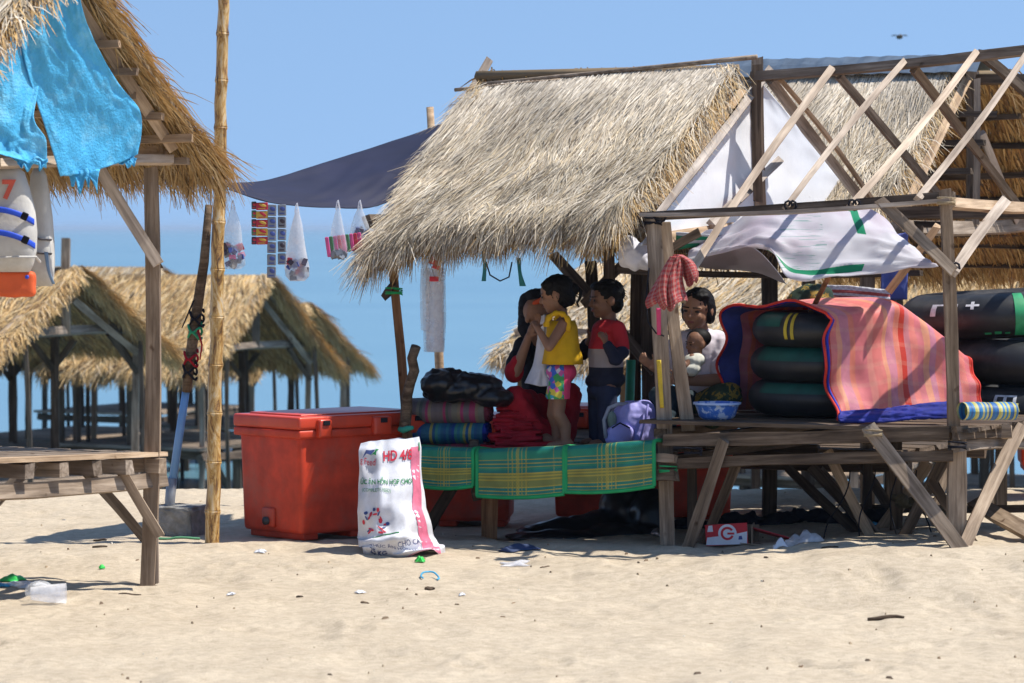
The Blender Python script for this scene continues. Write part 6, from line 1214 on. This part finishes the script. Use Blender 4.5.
def scrap(px, py, D, w, label, mat, seed, cat='litter', h=.02, name='plastic_scrap', nn=10, aspect=.6):
    c0 = at(px, py, D); c0.z = gz(c0.x, c0.y); r2 = random.Random(seed); vs = []
    for j in range(nn + 1):
        for i in range(nn + 1):
            u = i / nn - .5; v = j / nn - .5; edge = max(abs(u), abs(v)) * 2
            x = c0.x + u * w * (1 + .3 * math.sin(v * 7 + seed)) + r2.uniform(-.004, .004); y = c0.y + v * w * aspect * 1.6 * (1 + .3 * math.sin(u * 6 + seed)); z = gz(x, y) + .006 + max(0, h * (1 - edge ** 2) * (.5 + float(vnoise(u * 6 + seed, v * 6, seed))))
            vs.append((x, y, z))
    o = wobj(name, vs, [(j * (nn + 1) + i, j * (nn + 1) + i + 1, (j + 1) * (nn + 1) + i + 1, (j + 1) * (nn + 1) + i) for j in range(nn) for i in range(nn)], mat, None, smooth=True); m = o.modifiers.new('t', 'SOLIDIFY'); m.thickness = .003
    return setp(o, label, cat)
LIME = plain('lime_plastic', (.05, .60, .10), .4); CYAN = plain('cyan_plastic', (.05, .38, .62), .4); WHP = plain('white_plastic', (.72, .73, .76), .4)
scrap(800, 545, 19.2, .22, 'crumpled clear film on sand right of the torn carton', CLEAR2, 3, h=.06); scrap(780, 552, 19.1, .07, 'small white scrap on the sand in front of the torn carton', WHP, 4, h=.04)
scrap(515, 568, 18.9, .13, 'pale clear plastic scrap on sand in front of the middle mat', CLEAR2, 5, h=.02); scrap(420, 557, 19.0, .05, 'bright green scrap at the foot of the white sack', LIME, 6, h=.03)
scrap(12, 582, 18.2, .12, 'green and white wrapper on sand under the left deck', LIME, 7, h=.025); scrap(25, 592, 17.9, .20, 'clear crumpled film in the shadow of the left deck', CLEAR2, 8, h=.03)
scrap(102, 563, 18.7, .03, 'tiny green scrap between the deck shadows at left', LIME, 9, h=.02); scrap(462, 606, 17.4, .03, 'tiny white scrap on open sand right of the blue loop', WHP, 10, h=.01); scrap(231, 599, 17.6, .035, 'tiny white scrap on open sand right of the left post', WHP, 11, h=.012)
scrap(260, 553, 19.4, .06, 'small white scrap in the shade before the big cooler', WHP, 12, h=.015); scrap(866, 521, 20.6, .16, 'bright blue plastic piece on sand under the right deck', CYAN, 13, h=.05); scrap(832, 520, 20.9, .11, 'violet bag scrap under the braces of the right deck', LAV, 14, h=.05)
scrap(360, 600, 17.6, .05, 'white and red wrapper scrap on open sand before the sack', WHP, 15, h=.012); scrap(520, 545, 19.6, .20, 'knotted dark blue net scrap on sand before the deck', plain('dark_blue_net', (.03, .05, .12), .7), 16, h=.03)
scrap(5, 590, 17.9, .10, 'blue straw wrapper at the left edge of the sand', CYAN, 19, h=.01); scrap(660, 535, 20.2, .10, 'shiny foil wrapper on the black tarp under the deck', plain('foil', (.5, .5, .52), .2, .2, 20, .4, metal=.8), 20, h=.05)
# cup lying on the sand
c0 = at(48, 612, 17.0); zg = gz(c0.x, c0.y); t = thing('plastic_cup', 'crushed clear plastic cup lying on the sand in front of the left deck', 'cup', (c0.x, c0.y, zg))
vs, fs = tube_pts([c0 + Vector((-.09, 0, 0)), c0 + Vector((0, .01, 0)), c0 + Vector((.09, .03, 0))], [.038, .05, .058], 18, jit=.10, closed=False); vs = [Vector((v.x, v.y, zg + .055 + (v.z - c0.z) * .9)) for v in vs]; wobj('cup_wall', vs, fs, CLEAR2, t, smooth=True)
c0 = at(40, 604, 17.15); bm = bmesh.new(); ellip(bm, (c0.x, c0.y, gz(c0.x, c0.y) + .05), (.08, .08, .06)); 
for f in [f for f in bm.faces if f.calc_center_median().z < gz(c0.x, c0.y) + .03]: bm.faces.remove(f)
me = frombm(bm); me.transform(Matrix.Translation(-t.location)); link('dome_lid', me, CLEAR, t, smooth=True)
# blue loop, stick, twigs
c0 = at(430, 582, 18.1); pts = []
for a in np.linspace(-.6, 3.9, 20): x = c0.x + .05 * math.cos(a); y = c0.y + .10 * math.sin(a); pts.append((x, y, gz(x, y) + .01 + .02 * max(0, math.sin(a))))
vs, fs = tube_pts(pts, [.005] * 20, 7); o = wobj('blue_loop', vs, fs, CYAN, smooth=True); setp(o, 'bright blue plastic loop lying on the open sand', 'litter')
def twig(px, py, D, L, ang_, label, r=.008, mat=WOODD):
    c0 = at(px, py, D); d = Vector((math.cos(ang_), math.sin(ang_), 0)); pts = [c0 + d * (L * (i / 5 - .5)) + Vector((0, .01 * math.sin(i * 2), 0)) for i in range(6)]
    for p in pts: p.z = gz(p.x, p.y) + r * .7
    vs, fs = tube_pts(pts, [r * .8, r, r * 1.1, r, r * .9, r * .5], 6, jit=.15); return setp(wobj('stick', vs, fs, mat, smooth=True), label, 'stick', 'sticks on the sand')
twig(886, 622, 16.3, .18, .05, 'dark stick lying on open sand at lower right', .011); twig(430, 593, 17.7, .05, .3, 'brown husk lying inside the blue loop', .011); twig(100, 538, 20.0, .10, -.5, 'thin bent twig on sand behind the left deck'); twig(100, 540, 19.6, .09, .4, 'brown leaf stem near the left deck brace')
twig(300, 596, 17.5, .05, .9, 'small brown twig on sand below the big cooler', .006); twig(365, 608, 17.2, .04, .1, 'tiny brown chip on sand below the sack', .007); twig(545, 555, 18.6, .07, .7, 'tiny twig on sand below the middle mat', .004); twig(775, 512, 21.5, .06, .3, 'dark chip on the bright sand beyond the deck', .016)
twig(130, 605, 17.5, .12, .2, 'thin twig on sand right of the clear cup', .005); twig(152, 600, 17.6, .10, -.3, 'dark twig at the foot of the left post', .006); twig(830, 556, 18.8, .10, .2, 'short twig on sand before the right brace', .006)
# plank and driftwood
a, b = at(975, 517, 20.3), at(1040, 556, 18.9); a.z = gz(a.x, a.y) + .16; b.z = gz(b.x, b.y) + .03
o = board(None, 'loose_plank', a, b, .09, .04, WOODT); setp(o, 'loose brown plank lying on sand at the right edge under the deck', 'plank')
for i in range(11):
    x0 = 688 + i * 6; a = at(x0, 488 + (i % 4) * 1.5, 25.2 + .1 * i); b = at(x0 + BR.uniform(25, 60), 492 - BR.uniform(0, 5), 25.3 + .1 * i); a.z = gz(a.x, a.y) + .03 + .02 * (i % 3); b.z = gz(b.x, b.y) + .04 + .02 * (i % 3)
    o = pole(None, 'driftwood_stick', a, b, .022, .014, WOODT, 4); setp(o, 'driftwood stick in the heap at the beach crest beyond the long cooler', 'driftwood', 'heap of driftwood sticks')
# coiled wires by the corner post
for i in range(5):
    r2 = random.Random(40 + i); pts = [at(850 + i * 22 + (i - 2) * j * 1.6 + 4 * math.sin(j * .7 + i), 470 + j * 9, 19.6 + .05 * i) for j in range(8)]; pts[-1].z = gz(pts[-1].x, pts[-1].y)
    cp = [catmull(pts, k / 24) for k in range(25)]; vs, fs = tube_pts(cp, [.0045] * 25, 5); o = wobj('hanging_cord', vs, fs, DKCLOTH, smooth=True); setp(o, 'thin dark cord dangling among the braces under the right deck', 'cord', 'cords under the right deck')
bm = bmesh.new()
for i in range(5): ellip(bm, at(902 + i * 10, 500 + i * 4, 19.9), (.06, .05, .035))
o = blend('net_bundle', bm, plain('olive_net', (.12, .10, .06), .9, .4, 30, .6), None, .01, 1, rough=.05, rs=24); setp(o, 'olive net bundle caught among the braces by the right corner post', 'net')
# bird
c0 = at(899.5, 37, 45); t = thing('bird', 'tiny dark bird flying in the sky above the right shelter', 'bird', c0)
BIRD = plain('bird_brown', (.10, .08, .06), .8); bm = bmesh.new(); ellip(bm, (0, 0, 0), (.045, .10, .03)); ellip(bm, (0, -.10, .01), (.025, .03, .022)); link('body', frombm(bm), BIRD, t, smooth=True)
for sd in (1, -1):
    me = bpy.data.meshes.new('wing'); me.from_pydata([(0, -.03, .01), (0, .05, .01), (.04 * sd, .05, .02), (.07 * sd, -.03, .025), (.11 * sd, .03, .012), (.02 * sd, -.03, .02), (.11 * sd, .0, .014)], [], [(0, 1, 2, 3) if sd > 0 else (3, 2, 1, 0), (3, 2, 4, 6) if sd > 0 else (6, 4, 2, 3)]); o = link('wing', me, BIRD, t); m = o.modifiers.new('t', 'SOLIDIFY'); m.thickness = .006

# ------------------------------------------------------------------ fine beach litter: husks, shell bits, twigs
rr_ = random.Random(91); V = []; Fc = []; Cc = []
for i in range(190):
    y = 13.8 + 10.5 * rr_.random() ** .9; x = rr_.uniform(-.165, .165) * y; z = gz(x, y); a = rr_.uniform(0, 3.14); L = rr_.choice((.008, .012, .018, .035)) * rr_.uniform(.6, 1.2); w = L * rr_.uniform(.12, .6) if L > .02 else L * .7; h = min(w, .010)
    c_ = rr_.choice(((.20, .14, .09), (.14, .10, .07), (.34, .25, .16), (.66, .62, .54), (.30, .22, .14), (.42, .33, .22))); k = len(V); ca, sa = math.cos(a), math.sin(a)
    for (u, v, q_) in ((-1, -1, 0), (1, -.6, 0), (1, .6, 0), (-1, 1, 0), (-.5, -.4, 1), (.6, -.3, 1), (.6, .3, 1), (-.5, .4, 1)):
        V.append((x + u * L * ca / 2 - v * w * sa / 2, y + u * L * sa / 2 + v * w * ca / 2, z - .003 + q_ * (h + .003))); Cc.append((*c_, 1))
    for f in ((4, 5, 6, 7), (0, 1, 5, 4), (1, 2, 6, 5), (2, 3, 7, 6), (3, 0, 4, 7)): Fc.append(tuple(k + j for j in f))
o = wobj('beach_debris', V, Fc, THATCH, None, base=(0, 17, 0)); ca_ = o.data.color_attributes.new('Col', 'FLOAT_COLOR', 'POINT'); ca_.data.foreach_set('color', np.array(Cc).ravel()); setp(o, 'tiny husks, twigs and shell bits strewn over the sand', 'debris', kind='stuff')

# ------------------------------------------------------------------ sea haze: thin pale air over beach and water
bm = bmesh.new(); box_bm(bm, (0, 6900, -3.2), (19000, 14600, 17.6)); hz = link('haze', frombm(bm), None); setp(hz, kind='stuff')
HZ = bpy.data.materials.new('sea_haze'); HZ.use_nodes = True; nt = HZ.node_tree; nt.nodes.remove(nt.nodes['Principled BSDF']); pv = nt.nodes.new('ShaderNodeVolumePrincipled'); pv.inputs['Density'].default_value = 2.2e-4; pv.inputs['Color'].default_value = (.62, .78, .97, 1); pv.inputs['Anisotropy'].default_value = .2
nt.links.new(pv.outputs[0], nt.nodes['Material Output'].inputs['Volume']); hz.data.materials.append(HZ); hz.display_type = 'WIRE'
